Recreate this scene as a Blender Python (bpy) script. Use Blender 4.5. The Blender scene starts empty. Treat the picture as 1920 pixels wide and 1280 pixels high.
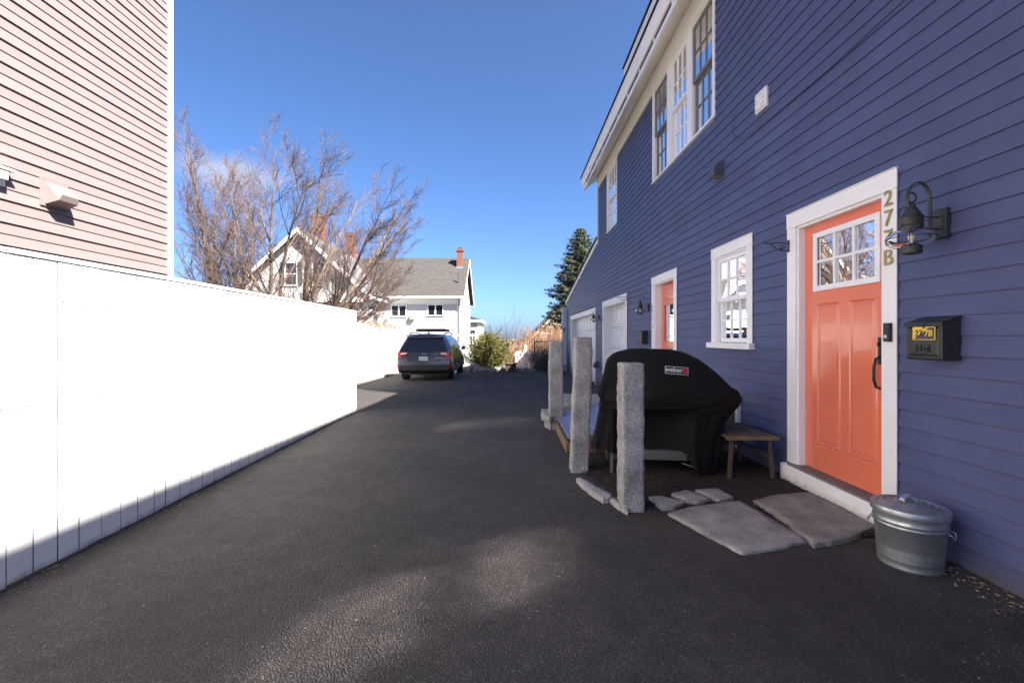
import bpy, bmesh, math, random
from math import sin, cos, pi, radians, sqrt, atan2
from mathutils import Vector, Matrix, noise as mnoise
random.seed(7)
scn = bpy.context.scene
COL = scn.collection

# ------------------------------------------------------------------ camera
cam_d = bpy.data.cameras.new("camera"); cam = bpy.data.objects.new("camera", cam_d); COL.objects.link(cam)
cam.location = (0, 0, 1.30); cam.rotation_euler = (pi/2, 0, 0)
cam_d.sensor_width = 36.0; cam_d.lens = 36.0*853/1920
cam_d.shift_y = -8/1920
cam_d.clip_start = 0.05; cam_d.clip_end = 6000
scn.camera = cam

# ------------------------------------------------------------------ sky + sun
SUN = Vector((1.0, -0.76, 1.365)).normalized()
ELEV = math.asin(SUN.z); ROT = atan2(SUN.x, SUN.y)
w = bpy.data.worlds.new("World"); scn.world = w; w.use_nodes = True
nt = w.node_tree; bg = nt.nodes["Background"]
sky = nt.nodes.new("ShaderNodeTexSky"); sky.sky_type = 'NISHITA'; sky.sun_disc = False
sky.sun_elevation = ELEV; sky.sun_rotation = ROT
sky.air_density = 0.65; sky.dust_density = 1.4; sky.ozone_density = 10.0
tc = nt.nodes.new("ShaderNodeTexCoord")
# one small soft cloud low in the sky, as the photograph shows behind the bare tree
sub = nt.nodes.new("ShaderNodeVectorMath"); sub.operation = 'SUBTRACT'
nrm = nt.nodes.new("ShaderNodeVectorMath"); nrm.operation = 'NORMALIZE'
cd = Vector(((430-960)/853, 1, (632-325)/853)).normalized()
sub.inputs[1].default_value = cd
scl = nt.nodes.new("ShaderNodeVectorMath"); scl.operation = 'MULTIPLY'; scl.inputs[1].default_value = (8.5, 8.5, 23)
ln = nt.nodes.new("ShaderNodeVectorMath"); ln.operation = 'LENGTH'
nz = nt.nodes.new("ShaderNodeTexNoise"); nz.inputs["Scale"].default_value = 16; nz.inputs["Detail"].default_value = 8; nz.inputs["Roughness"].default_value = 0.62
sb = nt.nodes.new("ShaderNodeMath"); sb.operation = 'SUBTRACT'
mr = nt.nodes.new("ShaderNodeMapRange"); mr.interpolation_type = 'SMOOTHSTEP'
mr.inputs[1].default_value = -0.45; mr.inputs[2].default_value = 0.35; mr.inputs[3].default_value = 0; mr.inputs[4].default_value = 0.62
mx = nt.nodes.new("ShaderNodeMixRGB"); mx.inputs[2].default_value = (3.0, 2.9, 3.1, 1)
L = nt.links.new
L(tc.outputs["Generated"], nrm.inputs[0]); L(nrm.outputs[0], sub.inputs[0]); L(sub.outputs[0], scl.inputs[0]); L(scl.outputs[0], ln.inputs[0])
L(nrm.outputs[0], nz.inputs["Vector"]); L(nz.outputs["Fac"], sb.inputs[0]); L(ln.outputs["Value"], sb.inputs[1])
L(sb.outputs[0], mr.inputs[0]); L(mr.outputs[0], mx.inputs[0]); L(sky.outputs[0], mx.inputs[1]); L(mx.outputs[0], bg.inputs[0])
bg.inputs[1].default_value = 0.054

sd = bpy.data.lights.new("sun", 'SUN'); so = bpy.data.objects.new("sun", sd); COL.objects.link(so)
sd.energy = 5.0; sd.angle = radians(0.53); sd.color = (1.0, 0.94, 0.85)
so.rotation_euler = SUN.to_track_quat('Z', 'Y').to_euler(); so.location = (10, -8, 14)

vs = scn.view_settings
vs.view_transform = 'Standard'; vs.look = 'None'; vs.gamma = 1.0; vs.use_curve_mapping = False
vs.exposure = 2.42
cy = scn.cycles
cy.use_denoising = True; cy.use_adaptive_sampling = False
cy.max_bounces = 8; cy.diffuse_bounces = 5; cy.glossy_bounces = 5; cy.transparent_max_bounces = 16; cy.transmission_bounces = 6
cy.caustics_reflective = True; cy.blur_glossy = 0.2; cy.sample_clamp_indirect = 0
try:
    cy.use_guiding = True; cy.use_surface_guiding = True; cy.surface_guiding_probability = 0.75; cy.guiding_training_samples = 64; cy.use_volume_guiding = False
except Exception: pass

# ------------------------------------------------------------------ materials
def mat(name, base, rough=0.6, metal=0.0, var=0.0, vscale=4.0, base2=None, bump=0.0, bscale=60.0, objvar=0.0,
        spec=0.5, coat=0.0, stretch=None, detail=6.0, bdist=0.01, vlo=0.35, vhi=0.65, rvar=0.0):
    m = bpy.data.materials.new(name); m.use_nodes = True
    t = m.node_tree; b = t.nodes["Principled BSDF"]
    b.inputs["Base Color"].default_value = (*base, 1); b.inputs["Roughness"].default_value = rough
    b.inputs["Metallic"].default_value = metal; b.inputs["Specular IOR Level"].default_value = spec
    b.inputs["Coat Weight"].default_value = coat; b.inputs["Coat Roughness"].default_value = 0.06
    co = t.nodes.new("ShaderNodeTexCoord"); vec = co.outputs["Object"]
    if stretch:
        mp = t.nodes.new("ShaderNodeMapping"); mp.inputs["Scale"].default_value = stretch
        t.links.new(vec, mp.inputs[0]); vec = mp.outputs[0]
    col = None
    if base2 is not None or var > 0:
        if base2 is None:
            base2 = tuple(c*(1-var) for c in base); 
        n = t.nodes.new("ShaderNodeTexNoise"); n.inputs["Scale"].default_value = vscale; n.inputs["Detail"].default_value = detail
        n.inputs["Roughness"].default_value = 0.6
        t.links.new(vec, n.inputs["Vector"])
        r = t.nodes.new("ShaderNodeMapRange"); r.inputs[1].default_value = vlo; r.inputs[2].default_value = vhi
        t.links.new(n.outputs["Fac"], r.inputs[0])
        mm = t.nodes.new("ShaderNodeMixRGB"); mm.inputs[1].default_value = (*base, 1); mm.inputs[2].default_value = (*base2, 1)
        t.links.new(r.outputs[0], mm.inputs[0]); col = mm.outputs[0]
        if rvar:
            rr = t.nodes.new("ShaderNodeMapRange"); rr.inputs[3].default_value = rough; rr.inputs[4].default_value = rough+rvar
            t.links.new(r.outputs[0], rr.inputs[0]); t.links.new(rr.outputs[0], b.inputs["Roughness"])
    if objvar > 0:
        oi = t.nodes.new("ShaderNodeObjectInfo")
        mr_ = t.nodes.new("ShaderNodeMapRange"); mr_.inputs[3].default_value = 1-objvar; mr_.inputs[4].default_value = 1+objvar
        t.links.new(oi.outputs["Random"], mr_.inputs[0])
        hs = t.nodes.new("ShaderNodeHueSaturation")
        t.links.new(mr_.outputs[0], hs.inputs["Value"])
        if col is not None: t.links.new(col, hs.inputs["Color"])
        else: hs.inputs["Color"].default_value = (*base, 1)
        col = hs.outputs[0]
    if col is not None: t.links.new(col, b.inputs["Base Color"])
    if bump > 0:
        n2 = t.nodes.new("ShaderNodeTexNoise"); n2.inputs["Scale"].default_value = bscale; n2.inputs["Detail"].default_value = 5
        t.links.new(vec, n2.inputs["Vector"])
        bp = t.nodes.new("ShaderNodeBump"); bp.inputs["Strength"].default_value = bump; bp.inputs["Distance"].default_value = bdist
        t.links.new(n2.outputs["Fac"], bp.inputs["Height"]); t.links.new(bp.outputs[0], b.inputs["Normal"])
    return m

def glass_mat(name, tint=(0.9, 0.93, 0.95), refl=1.0, ior=1.5, rough=0.0):
    m = bpy.data.materials.new(name); m.use_nodes = True; t = m.node_tree
    for n in list(t.nodes):
        if n.type != 'OUTPUT_MATERIAL': t.nodes.remove(n)
    out = [n for n in t.nodes if n.type == 'OUTPUT_MATERIAL'][0]
    tr = t.nodes.new("ShaderNodeBsdfTransparent"); tr.inputs[0].default_value = (*tint, 1)
    gl = t.nodes.new("ShaderNodeBsdfGlossy"); gl.inputs["Roughness"].default_value = rough; gl.inputs[0].default_value = (refl, refl, refl, 1)
    fr = t.nodes.new("ShaderNodeFresnel"); fr.inputs[0].default_value = ior
    co = t.nodes.new("ShaderNodeTexCoord"); n = t.nodes.new("ShaderNodeTexNoise"); n.inputs["Scale"].default_value = 2.2; n.inputs["Detail"].default_value = 1
    bp = t.nodes.new("ShaderNodeBump"); bp.inputs["Strength"].default_value = 0.06; bp.inputs["Distance"].default_value = 0.05
    t.links.new(co.outputs["Object"], n.inputs["Vector"]); t.links.new(n.outputs["Fac"], bp.inputs["Height"]); t.links.new(bp.outputs[0], gl.inputs["Normal"])
    mxs = t.nodes.new("ShaderNodeMixShader")
    t.links.new(fr.outputs[0], mxs.inputs[0]); t.links.new(tr.outputs[0], mxs.inputs[1]); t.links.new(gl.outputs[0], mxs.inputs[2])
    t.links.new(mxs.outputs[0], out.inputs[0])
    return m

def asphalt_mat():
    m = bpy.data.materials.new("asphalt"); m.use_nodes = True; t = m.node_tree; b = t.nodes["Principled BSDF"]
    co = t.nodes.new("ShaderNodeTexCoord"); v = co.outputs["Object"]
    def nz(scale, detail=4, rough=0.6):
        n = t.nodes.new("ShaderNodeTexNoise"); n.inputs["Scale"].default_value = scale; n.inputs["Detail"].default_value = detail
        n.inputs["Roughness"].default_value = rough; t.links.new(v, n.inputs["Vector"]); return n
    vor = t.nodes.new("ShaderNodeTexVoronoi"); vor.inputs["Scale"].default_value = 130; t.links.new(v, vor.inputs["Vector"])
    big = nz(0.7, 5); mid = nz(7, 6); fine = nz(140, 3, 0.7)
    # aggregate: per-stone brightness
    cr = t.nodes.new("ShaderNodeValToRGB"); e = cr.color_ramp.elements
    e[0].position = 0.0; e[0].color = (0.031, 0.026, 0.0245, 1); e[1].position = 1.0; e[1].color = (0.080, 0.068, 0.064, 1)
    k = cr.color_ramp.elements.new(0.8); k.color = (0.044, 0.0375, 0.0355, 1)
    sep = t.nodes.new("ShaderNodeSeparateColor"); t.links.new(vor.outputs["Color"], sep.inputs[0]); t.links.new(sep.outputs[0], cr.inputs[0])
    mr = t.nodes.new("ShaderNodeMapRange"); mr.inputs[1].default_value = 0.3; mr.inputs[2].default_value = 0.7; mr.inputs[3].default_value = 0.62; mr.inputs[4].default_value = 1.42
    t.links.new(big.outputs["Fac"], mr.inputs[0])
    mr2 = t.nodes.new("ShaderNodeMapRange"); mr2.inputs[1].default_value = 0.3; mr2.inputs[2].default_value = 0.7; mr2.inputs[3].default_value = 0.80; mr2.inputs[4].default_value = 1.22
    t.links.new(mid.outputs["Fac"], mr2.inputs[0])
    mu = t.nodes.new("ShaderNodeMath"); mu.operation = 'MULTIPLY'; t.links.new(mr.outputs[0], mu.inputs[0]); t.links.new(mr2.outputs[0], mu.inputs[1])
    hs = t.nodes.new("ShaderNodeHueSaturation"); t.links.new(cr.outputs[0], hs.inputs["Color"]); t.links.new(mu.outputs[0], hs.inputs["Value"])
    t.links.new(hs.outputs[0], b.inputs["Base Color"])
    b.inputs["Roughness"].default_value = 0.82; b.inputs["Specular IOR Level"].default_value = 0.35
    ad = t.nodes.new("ShaderNodeMath"); ad.operation = 'MULTIPLY_ADD'; ad.inputs[1].default_value = -1.0
    t.links.new(vor.outputs["Distance"], ad.inputs[0]); t.links.new(fine.outputs["Fac"], ad.inputs[2])
    bp = t.nodes.new("ShaderNodeBump"); bp.inputs["Strength"].default_value = 0.75; bp.inputs["Distance"].default_value = 0.006
    t.links.new(ad.outputs[0], bp.inputs["Height"]); t.links.new(bp.outputs[0], b.inputs["Normal"])
    return m

def granite_mat(name, dark, mid, light, scale=170, rough=0.85):
    m = bpy.data.materials.new(name); m.use_nodes = True; t = m.node_tree; b = t.nodes["Principled BSDF"]
    co = t.nodes.new("ShaderNodeTexCoord"); v = co.outputs["Object"]
    vor = t.nodes.new("ShaderNodeTexVoronoi"); vor.inputs["Scale"].default_value = scale; t.links.new(v, vor.inputs["Vector"])
    sep = t.nodes.new("ShaderNodeSeparateColor"); t.links.new(vor.outputs["Color"], sep.inputs[0])
    cr = t.nodes.new("ShaderNodeValToRGB"); e = cr.color_ramp.elements
    e[0].position = 0.12; e[0].color = (*dark, 1); e[1].position = 0.95; e[1].color = (*light, 1)
    k = cr.color_ramp.elements.new(0.45); k.color = (*mid, 1)
    t.links.new(sep.outputs[0], cr.inputs[0])
    n = t.nodes.new("ShaderNodeTexNoise"); n.inputs["Scale"].default_value = 5; n.inputs["Detail"].default_value = 7; t.links.new(v, n.inputs["Vector"])
    mr = t.nodes.new("ShaderNodeMapRange"); mr.inputs[1].default_value = .3; mr.inputs[2].default_value = .7; mr.inputs[3].default_value = .62; mr.inputs[4].default_value = 1.30
    t.links.new(n.outputs["Fac"], mr.inputs[0])
    hs = t.nodes.new("ShaderNodeHueSaturation"); t.links.new(cr.outputs[0], hs.inputs["Color"]); t.links.new(mr.outputs[0], hs.inputs["Value"])
    t.links.new(hs.outputs[0], b.inputs["Base Color"]); b.inputs["Roughness"].default_value = rough
    n2 = t.nodes.new("ShaderNodeTexNoise"); n2.inputs["Scale"].default_value = 45; n2.inputs["Detail"].default_value = 6; n2.inputs["Roughness"].default_value = .7; t.links.new(v, n2.inputs["Vector"])
    bp = t.nodes.new("ShaderNodeBump"); bp.inputs["Strength"].default_value = .7; bp.inputs["Distance"].default_value = .012
    t.links.new(n2.outputs["Fac"], bp.inputs["Height"]); t.links.new(bp.outputs[0], b.inputs["Normal"])
    return m

def brick_mat(name):
    m = bpy.data.materials.new(name); m.use_nodes = True; t = m.node_tree; b = t.nodes["Principled BSDF"]
    co = t.nodes.new("ShaderNodeTexCoord"); mp = t.nodes.new("ShaderNodeMapping"); mp.inputs["Rotation"].default_value = (pi/2, 0, 0)
    t.links.new(co.outputs["Object"], mp.inputs[0])
    br = t.nodes.new("ShaderNodeTexBrick"); br.inputs["Scale"].default_value = 1; br.inputs["Brick Width"].default_value = .21; br.inputs["Row Height"].default_value = .075
    br.inputs["Mortar Size"].default_value = .008
    br.inputs["Color1"].default_value = (.165, .052, .034, 1); br.inputs["Color2"].default_value = (.125, .038, .026, 1); br.inputs["Mortar"].default_value = (.19, .12, .09, 1)
    t.links.new(mp.outputs[0], br.inputs[0]); t.links.new(br.outputs[0], b.inputs["Base Color"]); b.inputs["Roughness"].default_value = .9
    return m

M = {}
M['blue'] = mat("blue_paint", (0.079, 0.093, 0.192), .55, spec=.3, var=.16, vscale=1.6, objvar=.055, bump=.12, bscale=90, bdist=.004)
M['white'] = mat("white_paint", (.86, .83, .82), .42, var=.05, vscale=3, bump=.06, bscale=70, bdist=.003)
M['frieze'] = mat("cream_white_paint", (.86, .82, .75), .45, var=.04, vscale=3)
M['vinyl'] = mat("white_vinyl", (.84, .82, .82), .35)
M['coral'] = mat("coral_paint", (.77, .195, .108), .22, var=.05, vscale=2, coat=.35, bump=.03, bscale=5, bdist=.01)
M['fence'] = mat("fence_paint", (.82, .81, .79), .55, base2=(.77, .755, .73), vscale=5, objvar=.015, bump=.15, bscale=25, stretch=(8, 8, 1), bdist=.003)
def grime(m, h=.10, col=(.20, .165, .14), mx_=.75):
    t = m.node_tree; b = t.nodes["Principled BSDF"]; src = b.inputs["Base Color"].links[0].from_socket
    co = t.nodes.new("ShaderNodeTexCoord"); sx = t.nodes.new("ShaderNodeSeparateXYZ"); t.links.new(co.outputs["Object"], sx.inputs[0])
    n = t.nodes.new("ShaderNodeTexNoise"); n.inputs["Scale"].default_value = 14; n.inputs["Detail"].default_value = 8; n.inputs["Roughness"].default_value = .75; t.links.new(co.outputs["Object"], n.inputs["Vector"])
    ma = t.nodes.new("ShaderNodeMath"); ma.operation = 'MULTIPLY_ADD'; ma.inputs[1].default_value = -1/h; ma.inputs[2].default_value = .42; t.links.new(sx.outputs[2], ma.inputs[0])
    ad = t.nodes.new("ShaderNodeMath"); ad.operation = 'ADD'; t.links.new(ma.outputs[0], ad.inputs[0]); t.links.new(n.outputs["Fac"], ad.inputs[1])
    r = t.nodes.new("ShaderNodeMapRange"); r.inputs[1].default_value = .42; r.inputs[2].default_value = .9; r.inputs[4].default_value = mx_; t.links.new(ad.outputs[0], r.inputs[0])
    mm = t.nodes.new("ShaderNodeMixRGB"); mm.inputs[2].default_value = (*col, 1); t.links.new(r.outputs[0], mm.inputs[0]); t.links.new(src, mm.inputs[1]); t.links.new(mm.outputs[0], b.inputs["Base Color"])
grime(M['fence']); grime(M['blue'], .30, (.075, .068, .075), .7); grime(M['white'], .16, (.24, .20, .165), .7)
M['joint'] = mat('joint_dark', (.20, .18, .16), .9, var=.5, vscale=6)  # darker grey-brown for the side faces of fence boards, so the seams show
M['nail'] = mat("nail_rust", (.10, .07, .06), .7, metal=.3)
M['pink'] = mat("pink_vinyl", (.208, .163, .160), .45, var=.05, vscale=2, objvar=.012, bump=.12, bscale=40, stretch=(1, 1, 8), bdist=.003)
M['sheath'] = mat("sheathing_dark", (.05, .05, .07), .9)
M['dark'] = mat("dark_void", (.02, .02, .022), .9)
M['room'] = mat("room_interior", (.25, .235, .22), .9)
M['curtain'] = mat("cream_curtain", (.68, .65, .56), .9, var=.25, vscale=3, stretch=(1, 9, 1), bump=.4, bscale=3, bdist=.05)
M['glass'] = glass_mat("window_glass", ior=1.55, refl=1.0)
M['mirrorglass'] = glass_mat("coated_window_glass", tint=(.25, .27, .28), ior=18.0, refl=1.0, rough=.075)
M['darkglass'] = mat("car_glass", (.012, .014, .018), .04, spec=.6)
M['screen'] = mat("insect_screen_grey", (.16, .155, .165), .6)
M['shingle'] = mat("roof_shingle", (.024, .022, .021), .9, base2=(.060, .053, .049), vscale=5, stretch=(1, 2.2, 2.2), bump=.4, bscale=30, detail=8)
M['shingle2'] = mat("roof_shingle_pale", (.10, .092, .098), .8, base2=(.14, .13, .138), vscale=5, detail=8)
M['blackshingle'] = mat("roof_edge", (.02, .02, .022), .8)
M['brick'] = brick_mat("chimney_brick")
M['asphalt'] = asphalt_mat()
M['granite'] = granite_mat("granite_grey", (.12, .11, .107), (.26, .246, .238), (.46, .438, .42), 260)
M['flag'] = granite_mat("flagstone", (.185, .168, .155), (.25, .228, .212), (.34, .315, .295), 300)
M['flag2'] = granite_mat("flagstone_brown", (.135, .118, .10), (.20, .178, .153), (.29, .262, .23), 300)
M['rock'] = granite_mat("pale_rock", (.11, .098, .085), (.18, .165, .145), (.26, .24, .215), 30)
M['mulch'] = mat("mulch", (.010, .007, .006), .95, base2=(.026, .018, .014), vscale=60, bump=1, bscale=45, bdist=.03)
M['chip'] = mat("wood_chip", (.028, .018, .014), .9, objvar=.3)
M['soil'] = mat("winter_ground", (.10, .085, .05), .95, base2=(.07, .075, .035), vscale=.6, bump=.5, bscale=12)
M['found'] = mat("foundation_dark", (.075, .06, .05), .95, base2=(.13, .105, .085), vscale=25, bump=.6, bscale=40)
M['concrete'] = mat("concrete", (.30, .285, .265), .85, base2=(.22, .205, .19), vscale=5, bump=.3, bscale=50)
M['cover'] = mat("black_fabric", (.0115, .0105, .0105), .85, var=.3, vscale=4, bump=.3, bscale=300, bdist=.002, spec=.15)
M['logo_white'] = mat("logo_white", (.72, .70, .70), .6)
M['logo_red'] = mat("logo_red", (.55, .02, .06), .6)
M['logo_black'] = mat("logo_black", (.02, .018, .018), .6)
M['cart'] = mat("grill_cart_grey", (.11, .097, .09), .5)
M['rubber'] = mat("black_rubber", (.015, .015, .016), .7)
M['galv'] = mat("galvanised_steel", (.50, .51, .52), .36, metal=.85, base2=(.30, .31, .33), vscale=16, detail=9, bump=.06, bscale=20, rvar=.22)
M['wood'] = mat("weathered_teak", (.105, .088, .074), .75, base2=(.062, .053, .046), vscale=6, stretch=(10, 1, 10), bump=.3, bscale=20)
M['woodedge'] = mat("teak_edge", (.18, .115, .06), .7, var=.3, vscale=8)
M['woodleg'] = mat("stool_leg_wood", (.075, .055, .043), .75, var=.3, vscale=8)
M['iron'] = mat("black_iron", (.017, .016, .017), .45, spec=.5, bump=.2, bscale=80, bdist=.002)
M['bronze'] = mat("aged_bronze", (.060, .057, .055), .5, metal=.35, var=.3, vscale=20)
M['brass'] = mat("brass", (.55, .42, .19), .35, metal=.9, var=.2, vscale=15)
M['lampglass'] = glass_mat("lamp_glass", ior=1.22, tint=(.93, .93, .93))
M['bulb'] = mat("bulb_frosted", (.75, .62, .50), .35)
M['mailbox'] = mat("mailbox_black", (.022, .021, .021), .42, bump=.25, bscale=160, bdist=.002)
M['sticker'] = mat("yellow_sticker", (.78, .50, .03), .35)
M['stickerdark'] = mat("sticker_dark", (.03, .03, .04), .35)
M['silver'] = mat("brushed_silver", (.6, .6, .62), .3, metal=1)
M['threshold'] = mat("threshold_grey", (.20, .17, .17), .55, metal=.2, var=.2, vscale=10)
M['bark'] = mat("bare_bark", (.18, .128, .090), .9, base2=(.10, .073, .057), vscale=9, stretch=(1, 1, .3), bump=.6, bscale=30, bdist=.03)
M['twig'] = mat("bare_twig", (.135, .092, .083), .85, base2=(.09, .058, .055), vscale=1.5)
M['hedge_twig'] = mat("orange_twig", (.30, .175, .10), .85, base2=(.20, .12, .075), vscale=3)
M['vine'] = mat("dry_vine", (.20, .10, .06), .9, base2=(.30, .17, .10), vscale=9)
M['yew'] = mat("yew_leaf", (.085, .092, .014), .75, base2=(.035, .046, .009), vscale=3.5, spec=.25)
M['yew2'] = mat("yew_leaf_yellow", (.16, .14, .026), .75, base2=(.09, .088, .016), vscale=3, spec=.25)
M['spruce'] = mat("spruce_needle", (.044, .058, .036), .8, base2=(.080, .088, .054), vscale=1.6, spec=.25)
M['wood_far'] = mat("far_tree", (.10, .085, .07), .95, base2=(.05, .055, .035), vscale=.2)
M['carpaint'] = mat("car_paint", (.105, .110, .135), .27, metal=.75, coat=.7)
M['carblack'] = mat("car_plastic", (.018, .018, .02), .5)
M['red'] = mat("lamp_red", (.42, .012, .012), .15, coat=.6)
M['lampwhite'] = mat("lamp_clear", (.7, .66, .64), .15, coat=.6)
M['plate'] = mat("plate_green_white", (.50, .62, .55), .4)
M['rim'] = mat("alloy_rim", (.4, .4, .42), .3, metal=.9)
M['housewhite'] = mat("house_white_paint", (.50, .49, .49), .6, var=.04, vscale=.8)
M['shutter'] = mat("shutter_dark", (.055, .065, .06), .6)
M['greenhouse'] = mat("grey_green_paint", (.42, .47, .44), .7)
M['peach'] = mat("peach_roof", (.50, .33, .22), .9, base2=(.40, .24, .15), vscale=3)
M['greywood'] = mat("grey_boards", (.30, .27, .245), .85, var=.3, vscale=3)
M['terracotta'] = mat("planter_brown", (.07, .05, .04), .8, var=.3, vscale=6)
M['pebble'] = mat("pebble", (.26, .225, .20), .85, base2=(.10, .08, .068), vscale=28)
M['litter'] = mat('dry_leaf', (.12, .07, .04), .9, base2=(.26, .19, .13), vscale=14)
M['bluepanel'] = mat("blue_hatch_paint", (.15, .175, .31), .45, var=.12, vscale=3)

# ------------------------------------------------------------------ mesh helpers
ORG = {}
class MB:
    def __init__(s): s.v = []; s.f = []
    def add(s, vs, fs):
        o = len(s.v); s.v += [tuple(p) for p in vs]; s.f += [tuple(i+o for i in f) for f in fs]; return s
    def box(s, x0, x1, y0, y1, z0, z1):
        vs = [(x0,y0,z0),(x1,y0,z0),(x1,y1,z0),(x0,y1,z0),(x0,y0,z1),(x1,y0,z1),(x1,y1,z1),(x0,y1,z1)]
        return s.add(vs, [(0,3,2,1),(4,5,6,7),(0,1,5,4),(1,2,6,5),(2,3,7,6),(3,0,4,7)])
    def hexa(s, vs):
        return s.add(vs, [(0,3,2,1),(4,5,6,7),(0,1,5,4),(1,2,6,5),(2,3,7,6),(3,0,4,7)])
    def quad(s, a, b, c, d): return s.add([a, b, c, d], [(0,1,2,3)])
    def prism(s, poly, axis, a0, a1):
        """poly: 2-D points; axis 'x','y','z' extruded a0..a1"""
        def P(p, a):
            return (a, p[0], p[1]) if axis == 'x' else (p[0], a, p[1]) if axis == 'y' else (p[0], p[1], a)
        n = len(poly); vs = [P(p, a0) for p in poly]+[P(p, a1) for p in poly]
        return s.add(vs, [tuple(range(n))[::-1], tuple(range(n, 2*n))]+[(i, (i+1) % n, n+(i+1) % n, n+i) for i in range(n)])
    def tube(s, pts, rads, n=6, cap=True):
        pts = [Vector(p) for p in pts]
        if not hasattr(rads, '__len__'): rads = [rads]*len(pts)
        o = len(s.v); up = None
        for i, p in enumerate(pts):
            d = (pts[min(i+1, len(pts)-1)]-pts[max(i-1, 0)])
            if d.length < 1e-9: d = Vector((0,0,1))
            d.normalize()
            if up is None:
                up = Vector((0,0,1)) if abs(d.z) < .9 else Vector((1,0,0))
            a = d.cross(up)
            if a.length < 1e-6: a = d.cross(Vector((1,0,.1)))
            a.normalize(); b = a.cross(d); up = b
            r = rads[i]
            for k in range(n):
                t = 2*pi*k/n; q = p+a*(cos(t)*r)+b*(sin(t)*r); s.v.append((q.x, q.y, q.z))
        for i in range(len(pts)-1):
            for k in range(n):
                k2 = (k+1) % n
                s.f.append((o+i*n+k, o+i*n+k2, o+(i+1)*n+k2, o+(i+1)*n+k))
        if cap:
            s.f.append(tuple(o+k for k in range(n))[::-1]); e = o+(len(pts)-1)*n; s.f.append(tuple(e+k for k in range(n)))
        return s
    def lathe(s, prof, c, n=32, axis='z', cap=True):
        o = len(s.v)
        for (r, h) in prof:
            for k in range(n):
                t = 2*pi*k/n; a, b = cos(t)*r, sin(t)*r
                p = (c[0]+a, c[1]+b, c[2]+h) if axis == 'z' else (c[0]+h, c[1]+a, c[2]+b) if axis == 'x' else (c[0]+b, c[1]+h, c[2]+a)
                s.v.append(p)
        for i in range(len(prof)-1):
            for k in range(n):
                k2 = (k+1) % n; s.f.append((o+i*n+k, o+i*n+k2, o+(i+1)*n+k2, o+(i+1)*n+k))
        if cap:
            s.f.append(tuple(o+k for k in range(n))[::-1]); e = o+(len(prof)-1)*n; s.f.append(tuple(e+k for k in range(n)))
        return s
    def build(s, name, m, parent=None, smooth=False, bevel=0, origin=None, auto=False):
        me = bpy.data.meshes.new(name)
        if parent is not None: org = ORG[parent.name]
        elif origin is not None: org = Vector(origin)
        else: org = Vector((0,0,0))
        vs = [(a-org.x, b-org.y, c-org.z) for a, b, c in s.v] if org.length > 0 else s.v
        me.from_pydata(vs, [], s.f); me.validate(); me.update()
        if m is not None: me.materials.append(M[m] if isinstance(m, str) else m)
        o = bpy.data.objects.new(name, me); COL.objects.link(o)
        if parent is not None: o.parent = parent
        else: o.location = org
        ORG[o.name] = org
        if smooth:
            for p in me.polygons: p.use_smooth = True
        if auto:
            bm = bmesh.new(); bm.from_mesh(me); bmesh.ops.recalc_face_normals(bm, faces=bm.faces)
            for e in bm.edges:
                e.smooth = not (len(e.link_faces) == 2 and e.calc_face_angle(0) > radians(38))
            for f in bm.faces: f.smooth = True
            bm.to_mesh(me); bm.free()
        if bevel:
            b = o.modifiers.new("bevel", 'BEVEL'); b.width = bevel; b.segments = 2; b.limit_method = 'ANGLE'; b.angle_limit = radians(40)
        return o

def empty(name, loc, label=None, cat=None, group=None):
    o = bpy.data.objects.new(name, None); COL.objects.link(o); o.location = loc; ORG[o.name] = Vector(loc); o.empty_display_size = .1
    if label: tag(o, label, cat, group)
    return o
def tag(o, label=None, cat=None, group=None, kind=None):
    if label: o["label"] = label
    if cat: o["category"] = cat
    if group: o["group"] = group
    if kind: o["kind"] = kind
    return o
def copy_tree(o, parent=None):
    c = o.copy(); COL.objects.link(c); c.parent = parent
    if parent: c.matrix_parent_inverse = o.matrix_parent_inverse
    for ch in [x for x in bpy.data.objects if x.parent == o]: copy_tree(ch, c)
    return c
def text_mesh(body, size, extrude=.001, bold=0.0, shear=0.0):
    cu = bpy.data.curves.new("lettering", 'FONT'); cu.body = body; cu.size = size; cu.extrude = extrude; cu.offset = bold; cu.shear = shear
    cu.align_x = 'CENTER'; cu.align_y = 'CENTER'; cu.resolution_u = 3
    ob = bpy.data.objects.new("lettering", cu); COL.objects.link(ob)
    bpy.context.view_layer.update()
    dg = bpy.context.evaluated_depsgraph_get()
    me = bpy.data.meshes.new_from_object(ob.evaluated_get(dg))
    bpy.data.objects.remove(ob)
    return me
def text_obj(name, body, size, m, parent, world_mat, **kw):
    me = text_mesh(body, size, **kw); me.materials.clear(); me.materials.append(M[m])
    o = bpy.data.objects.new(name, me); COL.objects.link(o)
    org = ORG[parent.name]
    o.parent = parent; o.matrix_local = Matrix.Translation(-org) @ world_mat
    ORG[o.name] = org
    return o
def basis(loc, ex, ey):
    ex = Vector(ex).normalized(); ey = Vector(ey).normalized(); ez = ex.cross(ey)
    return Matrix(((ex.x, ey.x, ez.x, loc[0]), (ex.y, ey.y, ez.y, loc[1]), (ex.z, ey.z, ez.z, loc[2]), (0,0,0,1)))
def share(name, me, parent, loc=(0,0,0)):
    o = bpy.data.objects.new(name, me); COL.objects.link(o); o.parent = parent; o.location = loc; ORG[o.name] = ORG[parent.name]; return o
R = random.uniform

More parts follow.
